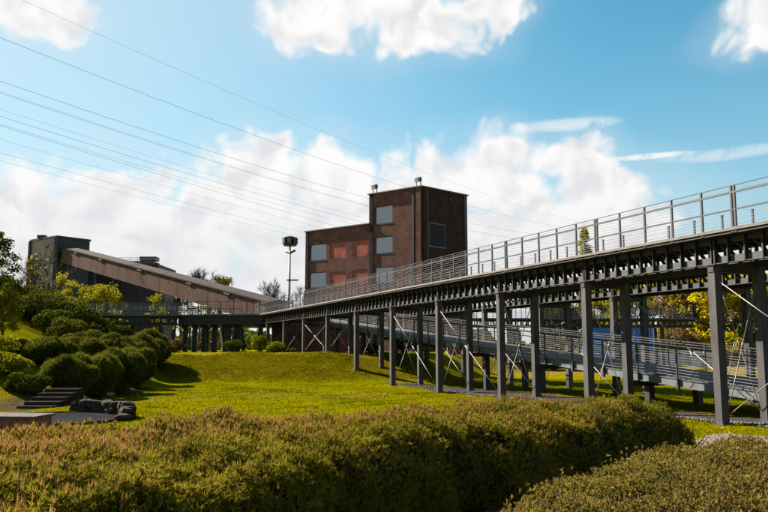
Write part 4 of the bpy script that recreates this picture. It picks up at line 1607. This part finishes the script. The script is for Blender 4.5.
def shrub(name, label, x, y, r, h, m, n=2600, leaf=0.14, seed=0, group=None, lumps=8, needle=False, bright=0.0, cat='shrub', sink=0.15):
    g = gzf(x, y)
    o = tag(empty(name, (x, y, g)), label, cat, group)
    P, N, k = shell_points(n * 2, (r, r, h * 0.62), (0, 0, h * 0.42), lumps=lumps, seed=seed)
    kk = P[:, 2] > -sink
    P, N, k = P[kk][:n], N[kk][:n], k[kk][:n]
    cl = vnoise(P, 3.0 / max(r, 0.4), seed + 1, 3)
    tint = np.clip(0.42 + 0.35 * cl + rng.normal(size=len(P)) * 0.25 + bright, 0, 1)
    hi = (rng.random(len(P)) < 0.12) & (N[:, 2] > 0)  # lighter tint on upward leaves only: lit tops put into the leaf colour
    tint = np.where(hi, rng.uniform(1.0, 1.9, len(P)), tint)
    if needle:
        V = tufts(P, N, 5, leaf * 1.8, leaf * 0.36, 0.75, 0.6)
        stray = np.repeat(np.where(rng.random(len(P)) < 0.10, rng.uniform(1.1, 1.5, len(P)), 1.0), 5)
        V = V.reshape(-1, 3, 3)
        V[:, 2] = V[:, 0] + (V[:, 2] - V[:, 0]) * stray[:, None]
        V = V.reshape(-1, 3)
        me = np_mesh('foliage', V, 3, m, np.repeat(tint, 15))
    else:
        V = leaf_quads(P, unit(N + np.array([0, 0, .3])), np.full(len(P), leaf), 0.62)
        me = np_mesh('foliage', V, 4, m, np.repeat(tint, 4))
    link('foliage', me, o)
    mb = MB()
    rr = random.Random(seed)
    for i in range(7):
        a_ = rr.uniform(0, 6.28)
        e_ = Vector((math.cos(a_) * r * rr.uniform(.2, .6), math.sin(a_) * r * rr.uniform(.2, .6), h * rr.uniform(.5, .85)))
        mb.tube([(0, 0, -.1), e_ * 0.5 + Vector((0, 0, .05)), e_], [0.05 * r + .01, 0.03 * r + .006, 0.008], 5, cap=False)
    mb.build('stems', 'bark', o)
    return o


def tree(name, label, x, y, h, m, crown_r, crown_z0=0.35, n=4500, leaf=0.28, seed=0, bare=False, group=None, density=1.0, trunk_r=None,
         slim=False, twigs=True, cat='tree', bark='bark', base=None):
    g = gzf(x, y) if base is None else base
    o = tag(empty(name, (x, y, g)), label, cat, group)
    rr = random.Random(seed)
    tr = trunk_r or h * 0.016 + 0.04
    segs = []
    tips = []

    def grow(p, d, L, r, lev):
        n_ = 3 if lev < 2 else 2
        pts_ = [p]
        rad = [r]
        q = Vector(p)
        for i in range(n_):
            d = (d + Vector((rr.uniform(-.16, .16), rr.uniform(-.16, .16), rr.uniform(-.02, .14)))).normalized()
            q = q + d * (L / n_)
            pts_.append(q.copy())
            rad.append(r * (1 - 0.45 * (i + 1) / n_))
        segs.append((pts_, rad, lev))
        if lev >= (4 if bare else 3):
            tips.append((q, d))
            return
        nb_ = (4 if lev == 0 else 3) + (1 if bare and lev > 0 else 0)
        for i in range(nb_):
            k_ = rr.randint(1, n_)
            if i == 0:
                k_ = n_
            st = pts_[k_]
            a_ = rr.uniform(0, 6.283)
            sp = rr.uniform(0.30, 0.62) if not slim else rr.uniform(.12, .3)
            ax = d.orthogonal().normalized()
            ax = Matrix.Rotation(a_, 3, d) @ ax
            nd = (d * math.cos(sp) + ax * math.sin(sp)).normalized()
            grow(st, nd, L * rr.uniform(0.58, 0.8), max(rad[k_] * rr.uniform(.5, .7), 0.012), lev + 1)

    L0 = h * (0.36 if not bare else 0.34)
    grow(Vector((0, 0, -0.15)), Vector((rr.uniform(-.05, .05), rr.uniform(-.05, .05), 1)).normalized(), L0, tr, 0)
    zmax = max(max(p.z for p in s_[0]) for s_ in segs)
    rmax = max(max(math.hypot(p.x, p.y) for p in s_[0]) for s_ in segs)
    top = h * (1.0 if bare else 0.92)
    kz = top / max(zmax, .1)
    kr = crown_r * (1.0 if bare else 0.85) / max(rmax, .1)
    def fit(p):
        f_ = max(0, min(1, p.z / (h * .2)))
        return Vector((p.x * (kr * f_ + (1 - f_)), p.y * (kr * f_ + (1 - f_)), p.z * kz))
    mb = MB()
    for pts_, rad, lev in segs:
        mb.tube([fit(p) for p in pts_], rad, 7 if lev == 0 else (5 if lev < 3 else 3), cap=False)
    mb.build('trunk', bark, o, smooth=True)
    T = np.array([fit(t_[0]) for t_ in tips])
    Dt = np.array([t_[1] for t_ in tips])
    r_ = np.random.default_rng(seed + 3)
    if bare:
        # fine twigs
        k = r_.integers(0, len(T), len(T) * 7)
        Pn = T[k] - Dt[k] * r_.uniform(0, h * .06, (len(k), 1))
        V = tufts(Pn, Dt[k], 1, h * 0.085, max(0.03, h * 0.0045), 0.55, 0.25)
        link('twigs', np_mesh('twigs', V, 3, 'twig'), o)
        if n > 0:
            k = r_.integers(0, len(T), n)
            P = T[k] + r_.normal(size=(n, 3)) * h * 0.03
            bo_ = link('buds', np_mesh('buds', leaf_quads(P, unit(r_.normal(size=(n, 3))), np.full(n, leaf), .6), 4, m, np.repeat(r_.uniform(0, 1.4, n), 4)), o)
            bo_['kind'] = 'stuff'
        return o
    # crown: clumps of leaves round the limb tips, plus clumps filling an uneven crown
    nc = int(42 * density)
    zc0, zc1 = h * crown_z0, h
    Cz = r_.uniform(0, 1, nc)
    prof = np.sin(np.clip(Cz * 0.86 + 0.14, 0, 1) * math.pi) ** 0.6
    ang_ = r_.uniform(0, 2 * math.pi, nc)
    rad_ = crown_r * prof * np.sqrt(r_.uniform(0.15, 1, nc)) * 0.85
    C = np.stack([np.cos(ang_) * rad_, np.sin(ang_) * rad_, zc0 + Cz * (zc1 - zc0) * 0.95], 1)
    sel = T[T[:, 2] > zc0 * 0.9]
    if len(sel):
        C = np.concatenate([C, sel[r_.integers(0, len(sel), nc // 2)]])
    S = r_.uniform(0.16, 0.34, len(C)) * crown_r
    k = r_.choice(len(C), n, p=S ** 2 / (S ** 2).sum())
    D = unit(r_.normal(size=(n, 3)))
    P = C[k] + D * (S[k] * r_.uniform(0.35, 1.05, n))[:, None] * np.array([1.1, 1.1, 0.8])
    ctint = r_.normal(size=len(C)) * 0.22
    tint = np.clip(0.45 + ctint[k] + r_.normal(size=n) * 0.22, 0, 1)
    hi = r_.random(n) < 0.12
    tint = np.where(hi, r_.uniform(1, 2, n), tint)
    V = leaf_quads(P, unit(D + np.array([0, 0, .4])), np.full(n, leaf), 0.62)
    link('crown', np_mesh('crown', V, 4, m, np.repeat(tint, 4)), o)
    return o


def at_px(u, Y):
    """x position seen at column u of the photograph at distance Y"""
    return (u - 384) / 752.8 * Y


# big shrubs on the left bank
ls = [(72, 33.0, 1.45, 1.8, 'dark rounded shrub lowest on the bank beside the stone steps'),
      (98, 34.5, 1.6, 2.1, 'broad dark pine shrub in front of the bank, casting shadow on the lawn'),
      (120, 37.5, 1.5, 2.3, 'tall dark pine shrub in the middle of the bank group'),
      (137, 41.5, 1.3, 2.2, 'rightmost pine shrub of the bank group above the lawn'),
      (84, 40.5, 1.6, 1.7, 'pine shrub behind the group, below the far walkway'),
      (112, 44.5, 1.8, 2.0, 'pine shrub highest at the back of the bank group'),
      (52, 37.5, 1.5, 1.5, 'dark shrub left of the group by the bright slope'),
      (146, 49.5, 1.6, 2.2, 'pine shrub against the left end of the grassy bank'),
      (133, 46.0, 1.5, 2.4, 'pine shrub just left of the one against the bank end'),
      (154, 52.3, 1.8, 2.3, 'tallest pine shrub at the back by the clipped dark bush')]
for i, (u, Y, r, h, lab) in enumerate(ls):
    shrub('pine_shrub', lab, at_px(u, Y), Y, r * 0.92, h * 1.1, 'leaf_dark', n=6500, leaf=0.105, seed=20 + i, group='pine shrubs on the left bank', needle=True, lumps=11, bright=0.12)
# lighter shrubs on the left edge
ys_ = [(8, 33.0, 1.25, 1.2, 'yellow-green shrub at the left edge of the lawn bank'),
       (32, 31.5, 1.05, 1.05, 'smaller green shrub beside the stone steps'),
       (-10, 36.0, 1.4, 1.3, 'yellow-green bush cut by the left frame edge'),
       (16, 39.5, 0.75, 0.95, 'small green bush on the bright grassy slope')]
for i, (u, Y, r, h, lab) in enumerate(ys_):
    shrub('green_shrub', lab, at_px(u, Y), Y, r, h, 'leaf_mid' if i in (1, 3) else 'leaf_lime', n=3600, leaf=0.12, seed=40 + i, group='lighter shrubs at the left edge', lumps=9, bright=-0.1)
# dark evergreens up the slope
de = [(30, 56, 2.3, 2.4, 'dark evergreen leftmost on the slope below the tower'), (50, 57, 2.4, 3.0, 'dark evergreen second from the left below the tower'),
      (70, 58, 2.3, 2.8, 'dark evergreen third from the left below the tower'), (92, 58, 2.0, 2.5, 'dark evergreen at the right end, beside the far walkway'),
      (53, 53, 1.8, 2.2, 'low dark evergreen in front, above the bright slope'), (68, 51.5, 1.9, 2.3, 'low dark evergreen in front, middle of the slope'),
      (86, 50, 1.8, 2.0, 'low dark evergreen in front, right side of the slope'), (14, 58, 2.0, 2.6, 'dark evergreen behind the lime green tree')]
for i, (u, Y, r, h, lab) in enumerate(de):
    shrub('evergreen', lab, at_px(u, Y), Y, r, h, 'leaf_dark', n=4200, leaf=0.17, seed=60 + i, group='dark evergreens below the tower', lumps=10, bright=-0.12)
# trees on the far left
tree('leafy_tree', 'dark green leafy tree at the very left edge', at_px(-10, 46), 46, 6.3, 'leaf_mid', 1.5, 0.2, 5200, 0.17, seed=3)
tree('leafy_tree', 'yellow-green young tree at the left edge above the slope', at_px(3, 44), 44, 3.5, 'leaf_lime', 1.15, 0.28, 5200, 0.14, seed=4)
tree('bare_tree', 'bare tree in front of the grey tower wall', at_px(39, 108), 108, 15.5, 'leaf_lime', 4.0, n=260, leaf=.25, seed=5, bare=True, bark='twig')
tree('bare_tree', 'thin bare tree left of the grey tower', at_px(24, 104), 104, 12.8, 'leaf_lime', 3.4, n=500, leaf=.3, seed=6, bare=True, bark='twig')
tree('bare_tree', 'small bare tree at far left beyond the slope', at_px(10, 104), 104, 11.6, 'leaf_lime', 3.2, n=200, leaf=.25, seed=7, bare=True, bark='twig')
for i, (u, Y, h, cr, nn, lab) in enumerate([(62, 96, 10.6, 2.4, 2400, 'thin budding tree at the corner of the bunker tower'),
                                            (97, 94, 9.2, 3.0, 3600, 'yellow-green budding tree under the conveyor, left of the trestles'),
                                            (81, 95, 8.6, 2.3, 2300, 'small budding tree left of the larger one under the conveyor'),
                                            (114, 96, 7.8, 2.2, 2300, 'budding tree right beside the trestle legs'),
                                            (152, 98, 7.8, 2.0, 1900, 'budding tree between the two conveyor trestles'),
                                            (190, 100, 8.2, 2.6, 1500, 'budding tree seen over the lower conveyor end')]):
    tree('budding_tree', lab, at_px(u, Y), Y, h, 'leaf_lime', cr, 0.12, nn, 0.26, seed=80 + i, group='budding trees by the conveyor', density=0.6)
tree('leafy_tree', 'green leafy tree rising behind the conveyor gallery', at_px(216, 118), 118, 11.9, 'leaf_bright', 3.3, 0.4, 2800, 0.36, seed=91, density=.5)
tree('bare_tree', 'bare tree rising behind the conveyor gallery', at_px(198, 116), 116, 12.6, 'leaf_brown', 3.2, n=350, leaf=.3, seed=92, bare=True, bark='bark_light')
tree('bare_tree', 'bare tree left of the lamp mast', at_px(272, 132), 132, 12.2, 'leaf_brown', 3.8, n=0, seed=93, bare=True, bark='bark_light')
tree('bare_tree', 'bare tree directly behind the lamp mast', at_px(297, 134), 134, 11.6, 'leaf_brown', 3.4, n=0, seed=94, bare=True, bark='bark_light')
tree('bare_tree', 'small bare tree at the right of the conveyor foot', at_px(258, 136), 136, 10.0, 'leaf_brown', 3.0, n=0, seed=95, bare=True, bark='bark_light')
tree('bare_tree', 'bare tree between the trestles and the junction', at_px(172, 110), 110, 8.8, 'leaf_brown', 2.4, n=120, seed=96, bare=True, bark='bark_light')

# bushes on the plateau
for i, (u, Y, r, h, m_, lab) in enumerate([(233, 66, 1.2, 1.15, 'leaf_mid', 'dark green bush in front of the junction columns'),
                                           (259, 65, 1.0, 1.75, 'leaf_bright', 'tall bright green bush on the bank top, right of the junction'),
                                           (275, 66.5, 0.95, 1.3, 'leaf_bright', 'bright green bush behind the low one on the bank top'),
                                           (273, 62, 0.75, 0.85, 'leaf_bright', 'low bright green bush on the bank top'),
                                           (293, 62, 0.62, 0.62, 'leaf_mid', 'smallest green bush between the walkway columns'),
                                           (163, 58, 0.75, 0.85, 'leaf_dark', 'small clipped dark bush at the left end of the bank top')]):
    shrub('round_bush', lab, at_px(u, Y), Y, r, h, m_, n=3600, leaf=0.11, seed=110 + i, group='bushes on the bank top', lumps=12)
for i, (u, Y, r, h, m_, lab) in enumerate([(122, 66, 1.3, 1.6, 'leaf_mid', 'brownish shrub under the far walkway, left one'), (140, 68, 1.5, 1.7, 'leaf_brown', 'brownish shrub under the far walkway, middle one'),
                                           (158, 68, 1.4, 1.6, 'leaf_mid', 'green shrub under the far walkway, right one'), (175, 72, 1.5, 1.5, 'leaf_brown', 'brown shrub beside the junction columns'),
                                           (205, 88, 2.0, 1.6, 'leaf_brown', 'brown shrub seen between the junction columns')]):
    shrub('wild_shrub', lab, at_px(u, Y), Y, r, h, m_, n=2200, leaf=0.16, seed=130 + i, group='wild shrubs under the far walkway', lumps=9)
for i, (u, Y, r, h, m_, lab) in enumerate([(403, 60, 1.2, 1.7, 'leaf_mid', 'dark green bush at the foot of the bank under the ramp'), (418, 62, 1.0, 1.3, 'leaf_mid', 'second dark green bush under the ramp'),
                                           (372, 56.5, 0.8, 1.0, 'leaf_mid', 'low green bush on the bank slope behind a column')]):
    shrub('wild_shrub', lab, at_px(u, Y), Y, r, h, m_, n=2400, leaf=0.13, seed=140 + i, group='bushes under the ramp', lumps=9)
for i in range(9):
    x = 5.5 + i * 2.3
    Y = 77 + 1.2 * math.sin(i * 2.1)
    names = ['first', 'second', 'third', 'fourth', 'fifth', 'sixth', 'seventh', 'eighth', 'ninth']
    shrub('wild_shrub', f'{names[i]} low brown-green shrub from the left in the row beyond the ramp', x, Y, 1.5, 1.3 + 0.3 * math.sin(i * 1.7), 'leaf_brown' if i % 3 else 'leaf_mid', n=1500, leaf=0.17, seed=150 + i, group='row of low shrubs beyond the ramp', lumps=7)

# trees to the right, beyond the ramp
rt = [(632, 118, 13.5, 4.2, 'leaf_lime', 'lime green tree leftmost behind the far walkway'), (664, 112, 13.0, 3.8, 'leaf_bright', 'green tree above the far walkway end'),
      (684, 106, 12.5, 3.4, 'leaf_brown', 'brownish twiggy tree between the green and yellow trees'), (706, 104, 13.5, 4.0, 'leaf_yellow', 'bright yellow tree left of the nearest grey column'),
      (738, 106, 13.5, 4.0, 'leaf_yellow', 'golden yellow tree right of the nearest grey column'), (764, 103, 13.0, 3.8, 'leaf_lime', 'yellow-green tree at the right frame edge'),
      (800, 108, 13.5, 4.2, 'leaf_yellow', 'yellow tree just beyond the right frame edge'), (600, 126, 12.5, 4.2, 'leaf_lime', 'lime green tree behind the stacked blue containers'),
      (560, 128, 11.5, 4.0, 'leaf_mid', 'green tree behind the far walkway, left of the containers')]
for i, (u, Y, h, cr, m_, lab) in enumerate(rt):
    tree('spring_tree', lab, at_px(u, Y), Y, h, m_, cr * 1.2, 0.04, 10000, 0.42, seed=170 + i, group='trees beyond the ramp', density=1.3)
for i, (u, Y, r, h, m_, lab) in enumerate([(655, 103, 3.0, 4.2, 'leaf_lime', 'lime bush under the green tree'), (686, 101, 2.8, 4.2, 'leaf_brown', 'brown bush under the twiggy tree'), (728, 101, 3.2, 4.4, 'leaf_yellow', 'yellow bush behind the nearest column'),
                                           (760, 100, 3.0, 4.0, 'leaf_mid', 'green bush at the right frame edge')]):
    shrub('tall_bush', lab, at_px(u, Y), Y, r * 1.25, h * 1.3, m_, n=4200, leaf=0.30, seed=190 + i, group='bushes beneath the trees beyond the ramp', lumps=10)
tree('poplar_tree', 'slim budding tree top showing above the walkway railing', at_px(588, 150), 150, 26.0, 'leaf_lime', 2.1, 0.2, 7000, 0.42, seed=200, slim=True, density=4.0, bark='bark_light')

# far wood closing the horizon: nobody could count it
n = 26000
ang0 = rng.uniform(R(-62), R(62), n)
dist = rng.uniform(230, 300, n)
xx, yy = np.sin(ang0) * dist, np.cos(ang0) * dist
hh = 6.5 + 2.5 * np.sin(ang0 * 23) + 1.5 * np.sin(ang0 * 61 + 1) + 1.0 * np.sin(ang0 * 151)
zz = hh * rng.random(n) ** 0.7
P = np.stack([xx, yy, zz], 1)
V = leaf_quads(P, unit(rng.normal(size=(n, 3))), np.full(n, 2.0), 0.75)
o = link('far_wood', np_mesh('far_wood', V, 4, 'leaf_mid', np.repeat(rng.uniform(0, 1.2, n), 4)))
tag(o, 'far-off wood along the horizon behind everything', 'wood', kind='stuff')

# short grass on the lawn and bank, with taller rough grass on the bank
n = 130000
gx_ = rng.uniform(-20, 24, n)
gy_ = 15 + 40 * rng.random(n) ** 1.2
ok = (gy_ - 0.62 * gx_ > 12.3) & (poly_dist(np.stack([gx_, gy_], 1), H1) < -0.1) & (np.abs(gx_) < 0.56 * gy_ + 2)
Dg = nx_ * gx_ + ny_ * gy_
ok &= ~((Dg > 18.3) & (Dg < 20.4) & (rng.random(n) < 0.93))
ok &= ~((gx_ < -11.9) & (gy_ < 46) & (rng.random(n) < 0.7))
ok &= np.hypot(gx_ + 10.2, gy_ - 24.0) > 2.3
gx_, gy_ = gx_[ok], gy_[ok]
rough = sst(gy_ + 0.12 * gx_, 47.4, 48.4) * (1 - sst(gy_ + 0.12 * gx_, 53, 54.5))
P = np.stack([gx_, gy_, gz(gx_, gy_) - 0.005], 1)
N = np.tile(np.array([[0, 0, 1.0]]), (len(P), 1))
weed = (vnoise(np.stack([gx_, gy_], 1), 1.5, 9, 3) > 1.0) & (rough < 0.5)
ln_ = np.repeat(0.05 + 0.13 * rough * rng.random(len(P)) + np.where(weed, 0.09 * rng.random(len(P)), 0), 4)
V = tufts(P, N, 4, 1.0, 0.022, 0.45, 0.2).reshape(-1, 3, 3)
V[:, 2] = V[:, 0] + (V[:, 2] - V[:, 0]) * ln_[:, None]
t_ = np.clip(0.5 + 0.4 * vnoise(np.stack([gx_, gy_], 1), 0.7, 3, 3) + rng.normal(size=len(P)) * 0.25, 0, 1)
t_ = np.where(rng.random(len(P)) < 0.05 + 0.22 * rough, rng.uniform(1, 1.9, len(P)), t_)
t_ = np.where(weed, rng.uniform(0, 0.35, len(P)), t_)
o = link('grass', np_mesh('grass', V.reshape(-1, 3), 3, 'grass_blade', np.repeat(t_, 12)))
tag(o, 'short yellow-green grass on the lawn and bank', 'grass', kind='stuff')

# dandelions in the grass near the right hedge
n = 260
fx = rng.uniform(6.8, 15, n)
fy = 15.6 + rng.random(n) ** 1.4 * 6
ok = (fy - 0.5 * fx > 11.6)
fx, fy = fx[ok], fy[ok]
P = np.stack([fx, fy, gz(fx, fy) + 0.06], 1)
o = link('dandelions', np_mesh('dandelions', leaf_quads(P, np.tile([[0, 0, 1.0]], (len(P), 1)), np.full(len(P), 0.055), 0.95), 4, 'flower'))
tag(o, 'tiny yellow dandelions in the grass right of the pine hedge', 'flowers', kind='stuff')

# ------------------------------------------------------------------ small things on the lawn's left
# round paved basin with a pale kerb of stones
bo = tag(empty('round_basin', (-10.2, 24.0, 0)), 'round dark paved basin with a pale stone kerb behind the hedge', 'basin')
mb = MB()
mb.tube([(0, 0, -0.1), (0, 0, 0.045)], 2.0, 40)
mb.build('paving', 'paving_dark', bo)
for k in range(36):
    a0 = 2 * math.pi * k / 36
    a1 = 2 * math.pi * (k + 0.93) / 36
    pl = [(2.01 * math.cos(a0), 2.01 * math.sin(a0)), (2.26 * math.cos(a0), 2.26 * math.sin(a0)), (2.26 * math.cos(a1), 2.26 * math.sin(a1)), (2.01 * math.cos(a1), 2.01 * math.sin(a1))]
    MB().prism(pl, -0.1, 0.085 + random.uniform(-.01, .01)).build('kerb_stone', 'stone_grey', bo)

# dry stone wall round its right side
so = tag(empty('stone_wall', (-8.75, 25.3, 0)), 'low rough stone wall between the basin and the sunny lawn', 'wall')
protos = []
for k in range(6):
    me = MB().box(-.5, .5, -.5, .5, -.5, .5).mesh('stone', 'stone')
    bm = bmesh.new()
    bm.from_mesh(me)
    bmesh.ops.subdivide_edges(bm, edges=list(bm.edges), cuts=1, use_grid_fill=True)
    for v in bm.verts:
        v.co = v.co.normalized() * (v.co.length * 0.45 + 0.33) + Vector((random.uniform(-.06, .06), random.uniform(-.06, .06), random.uniform(-.06, .06)))
    bm.to_mesh(me)
    bm.free()
    protos.append(me)
path = [(-2.1, 1.2), (-1.2, 0.9), (-0.3, 0.4), (0.3, -0.3), (0.6, -1.2), (0.75, -2.1)]
for k in range(len(path) - 1):
    pa, pb = Vector((*path[k], 0)), Vector((*path[k + 1], 0))
    for row_, z in ((0, 0.12), (1, 0.32)):
        for j in range(3):
            s = (j + 0.5 + 0.25 * row_) / 3
            p = pa.lerp(pb, s)
            hgt = 1.0 if k < 3 else 0.75
            if row_ and k == 4:
                continue
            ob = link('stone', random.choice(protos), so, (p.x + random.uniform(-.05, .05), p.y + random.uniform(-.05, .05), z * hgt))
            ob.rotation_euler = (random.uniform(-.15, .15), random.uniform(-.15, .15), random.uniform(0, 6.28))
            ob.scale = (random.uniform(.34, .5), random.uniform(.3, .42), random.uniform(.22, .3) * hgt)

# stone steps in the shade
st = tag(empty('stone_steps', (-13.1, 28.0, 0)), 'wide stone steps climbing the shaded bank behind the basin', 'steps')
for k in range(5):
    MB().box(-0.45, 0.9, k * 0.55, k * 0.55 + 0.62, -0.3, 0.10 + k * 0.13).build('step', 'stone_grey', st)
    bevel_mesh(st.children[-1].data, 0.02)
# red-brown wooden box with grey lid
bx = tag(empty('wooden_box', (-8.85, 18.1, 0), R(-4)), 'red-brown wooden box with a grey lid behind the hedge at far left', 'box')
for k in range(8):
    MB().box(-0.75 + k * 0.19, -0.75 + k * 0.19 + 0.175, -0.42, -0.385, 0.02, 0.60).build('board', 'wood_red', bx)
    MB().box(-0.75 + k * 0.19, -0.75 + k * 0.19 + 0.175, 0.385, 0.42, 0.02, 0.60).build('board', 'wood_red', bx)
for k in range(4):
    for x in (-0.75, 0.715):
        MB().box(x, x + 0.035, -0.38 + k * 0.191, -0.38 + k * 0.191 + 0.178, 0.02, 0.60).build('board', 'wood_red', bx)
MB().box(-0.82, 0.82, -0.48, 0.48, 0.603, 0.65).build('lid', 'lid_grey', bx)

# ------------------------------------------------------------------ things far right behind the ramp


def container(name, label, x, y, z, L, W, H_, m, rz=0.0, group=None):
    o_ = tag(empty(name, (x, y, z), rz), label, 'container', group)
    n_ = int(L / 0.3)
    prof = []
    for i in range(n_):
        s = i * L / n_
        w_ = L / n_
        prof += [(s, 0), (s + w_ * .4, 0), (s + w_ * .5, .05), (s + w_ * .9, .05)]
    prof.append((L, 0))
    for yy_, sg in ((0, 1), (W, -1)):
        vs_, fs = [], []
        for s, e_ in prof:
            vs_ += [(s - L / 2, yy_ + sg * e_, 0.12), (s - L / 2, yy_ + sg * e_, H_ - 0.12)]
        for i in range(len(prof) - 1):
            fs.append((2 * i, 2 * i + 2, 2 * i + 3, 2 * i + 1))
        MB().add(vs_, fs).build('side_wall', m, o_)
    MB().box(-L / 2, L / 2, -0.03, W + 0.03, 0, 0.12).build('floor_frame', m, o_)
    MB().box(-L / 2, L / 2, -0.03, W + 0.03, H_ - 0.119, H_).build('roof', m, o_)
    for x_ in (-L / 2, L / 2 - 0.15):
        for y_ in (-0.035, W - 0.115):
            MB().box(x_ - 0.005, x_ + 0.155, y_, y_ + 0.15, 0.121, H_ - 0.12).build('corner_post', m, o_)
    MB().box(-L / 2 + .05, -L / 2 + .1, 0.12, W - .12, 0.121, H_ - 0.12).build('door', m, o_)
    MB().box(L / 2 - .1, L / 2 - .05, 0.12, W - .12, 0.121, H_ - 0.12).build('end_wall', m, o_)
    return o_


cx_ = at_px(621, 97)
container('shipping_container', 'blue container on the ground under another blue one', cx_, 97, gzf(cx_, 97), 8.6, 2.4, 2.7, 'blue_paint', 0.03, 'blue containers behind the ramp')
container('shipping_container', 'blue container stacked on top of another one', cx_ + 0.1, 97, gzf(cx_, 97) + 2.702, 8.4, 2.4, 2.6, 'blue_paint', 0.02, 'blue containers behind the ramp')
cx_ = at_px(671, 95)
container('site_cabin', 'long low white site cabin behind the ramp railing', cx_, 95, gzf(cx_, 95), 5.8, 2.2, 1.95, 'white_paint', 0.02)


for u, L_, lab in ((697, 1.5, 'short white container right of the long white cabin'), (711, 1.3, 'short white container furthest right behind the ramp railing')):
    cx_ = at_px(u, 94)
    container('storage_container', lab, cx_, 94, gzf(cx_, 94), L_, 1.6, 1.9, 'white_paint', 0.0, 'short white containers')

# red barriers on the bank top under the walkway
for i, (u, Y, lab) in enumerate([(316, 74, 'red barrier board left of the pair under the walkway'), (338, 74, 'red barrier board right of the pair under the walkway')]):
    x = at_px(u, Y)
    o = tag(empty('road_barrier', (x, Y, gzf(x, Y)), 0.1), lab, 'barrier', 'red barriers under the walkway')
    for z in (0.15, 0.55):
        MB().box(-0.9, 0.9, -0.03, 0.03, z, z + 0.25).build('board', 'red_plastic', o)
    for s in (-0.8, 0.8):
        MB().box(s - .04, s + .04, -.05, .05, 0.04, 0.9).box(s - .06, s + .06, -.35, .35, 0, 0.04).build('foot', 'red_plastic', o)
x = at_px(454, 66)
o = tag(empty('utility_box', (x, 66, gzf(x, 66))), 'dark red utility box under the ramp', 'box')
MB().box(-0.6, 0.6, -0.3, 0.3, 0, 1.9).build('cabinet', 'wood_red', o)
MB().box(-0.66, 0.66, -0.36, 0.36, 1.902, 1.98).build('lid', 'wood_red', o)
MB().box(-0.55, -0.02, -0.33, -0.302, 0.1, 1.8).build('door', 'wood_red', o)
MB().box(0.02, 0.55, -0.33, -0.302, 0.1, 1.8).build('door', 'wood_red', o)
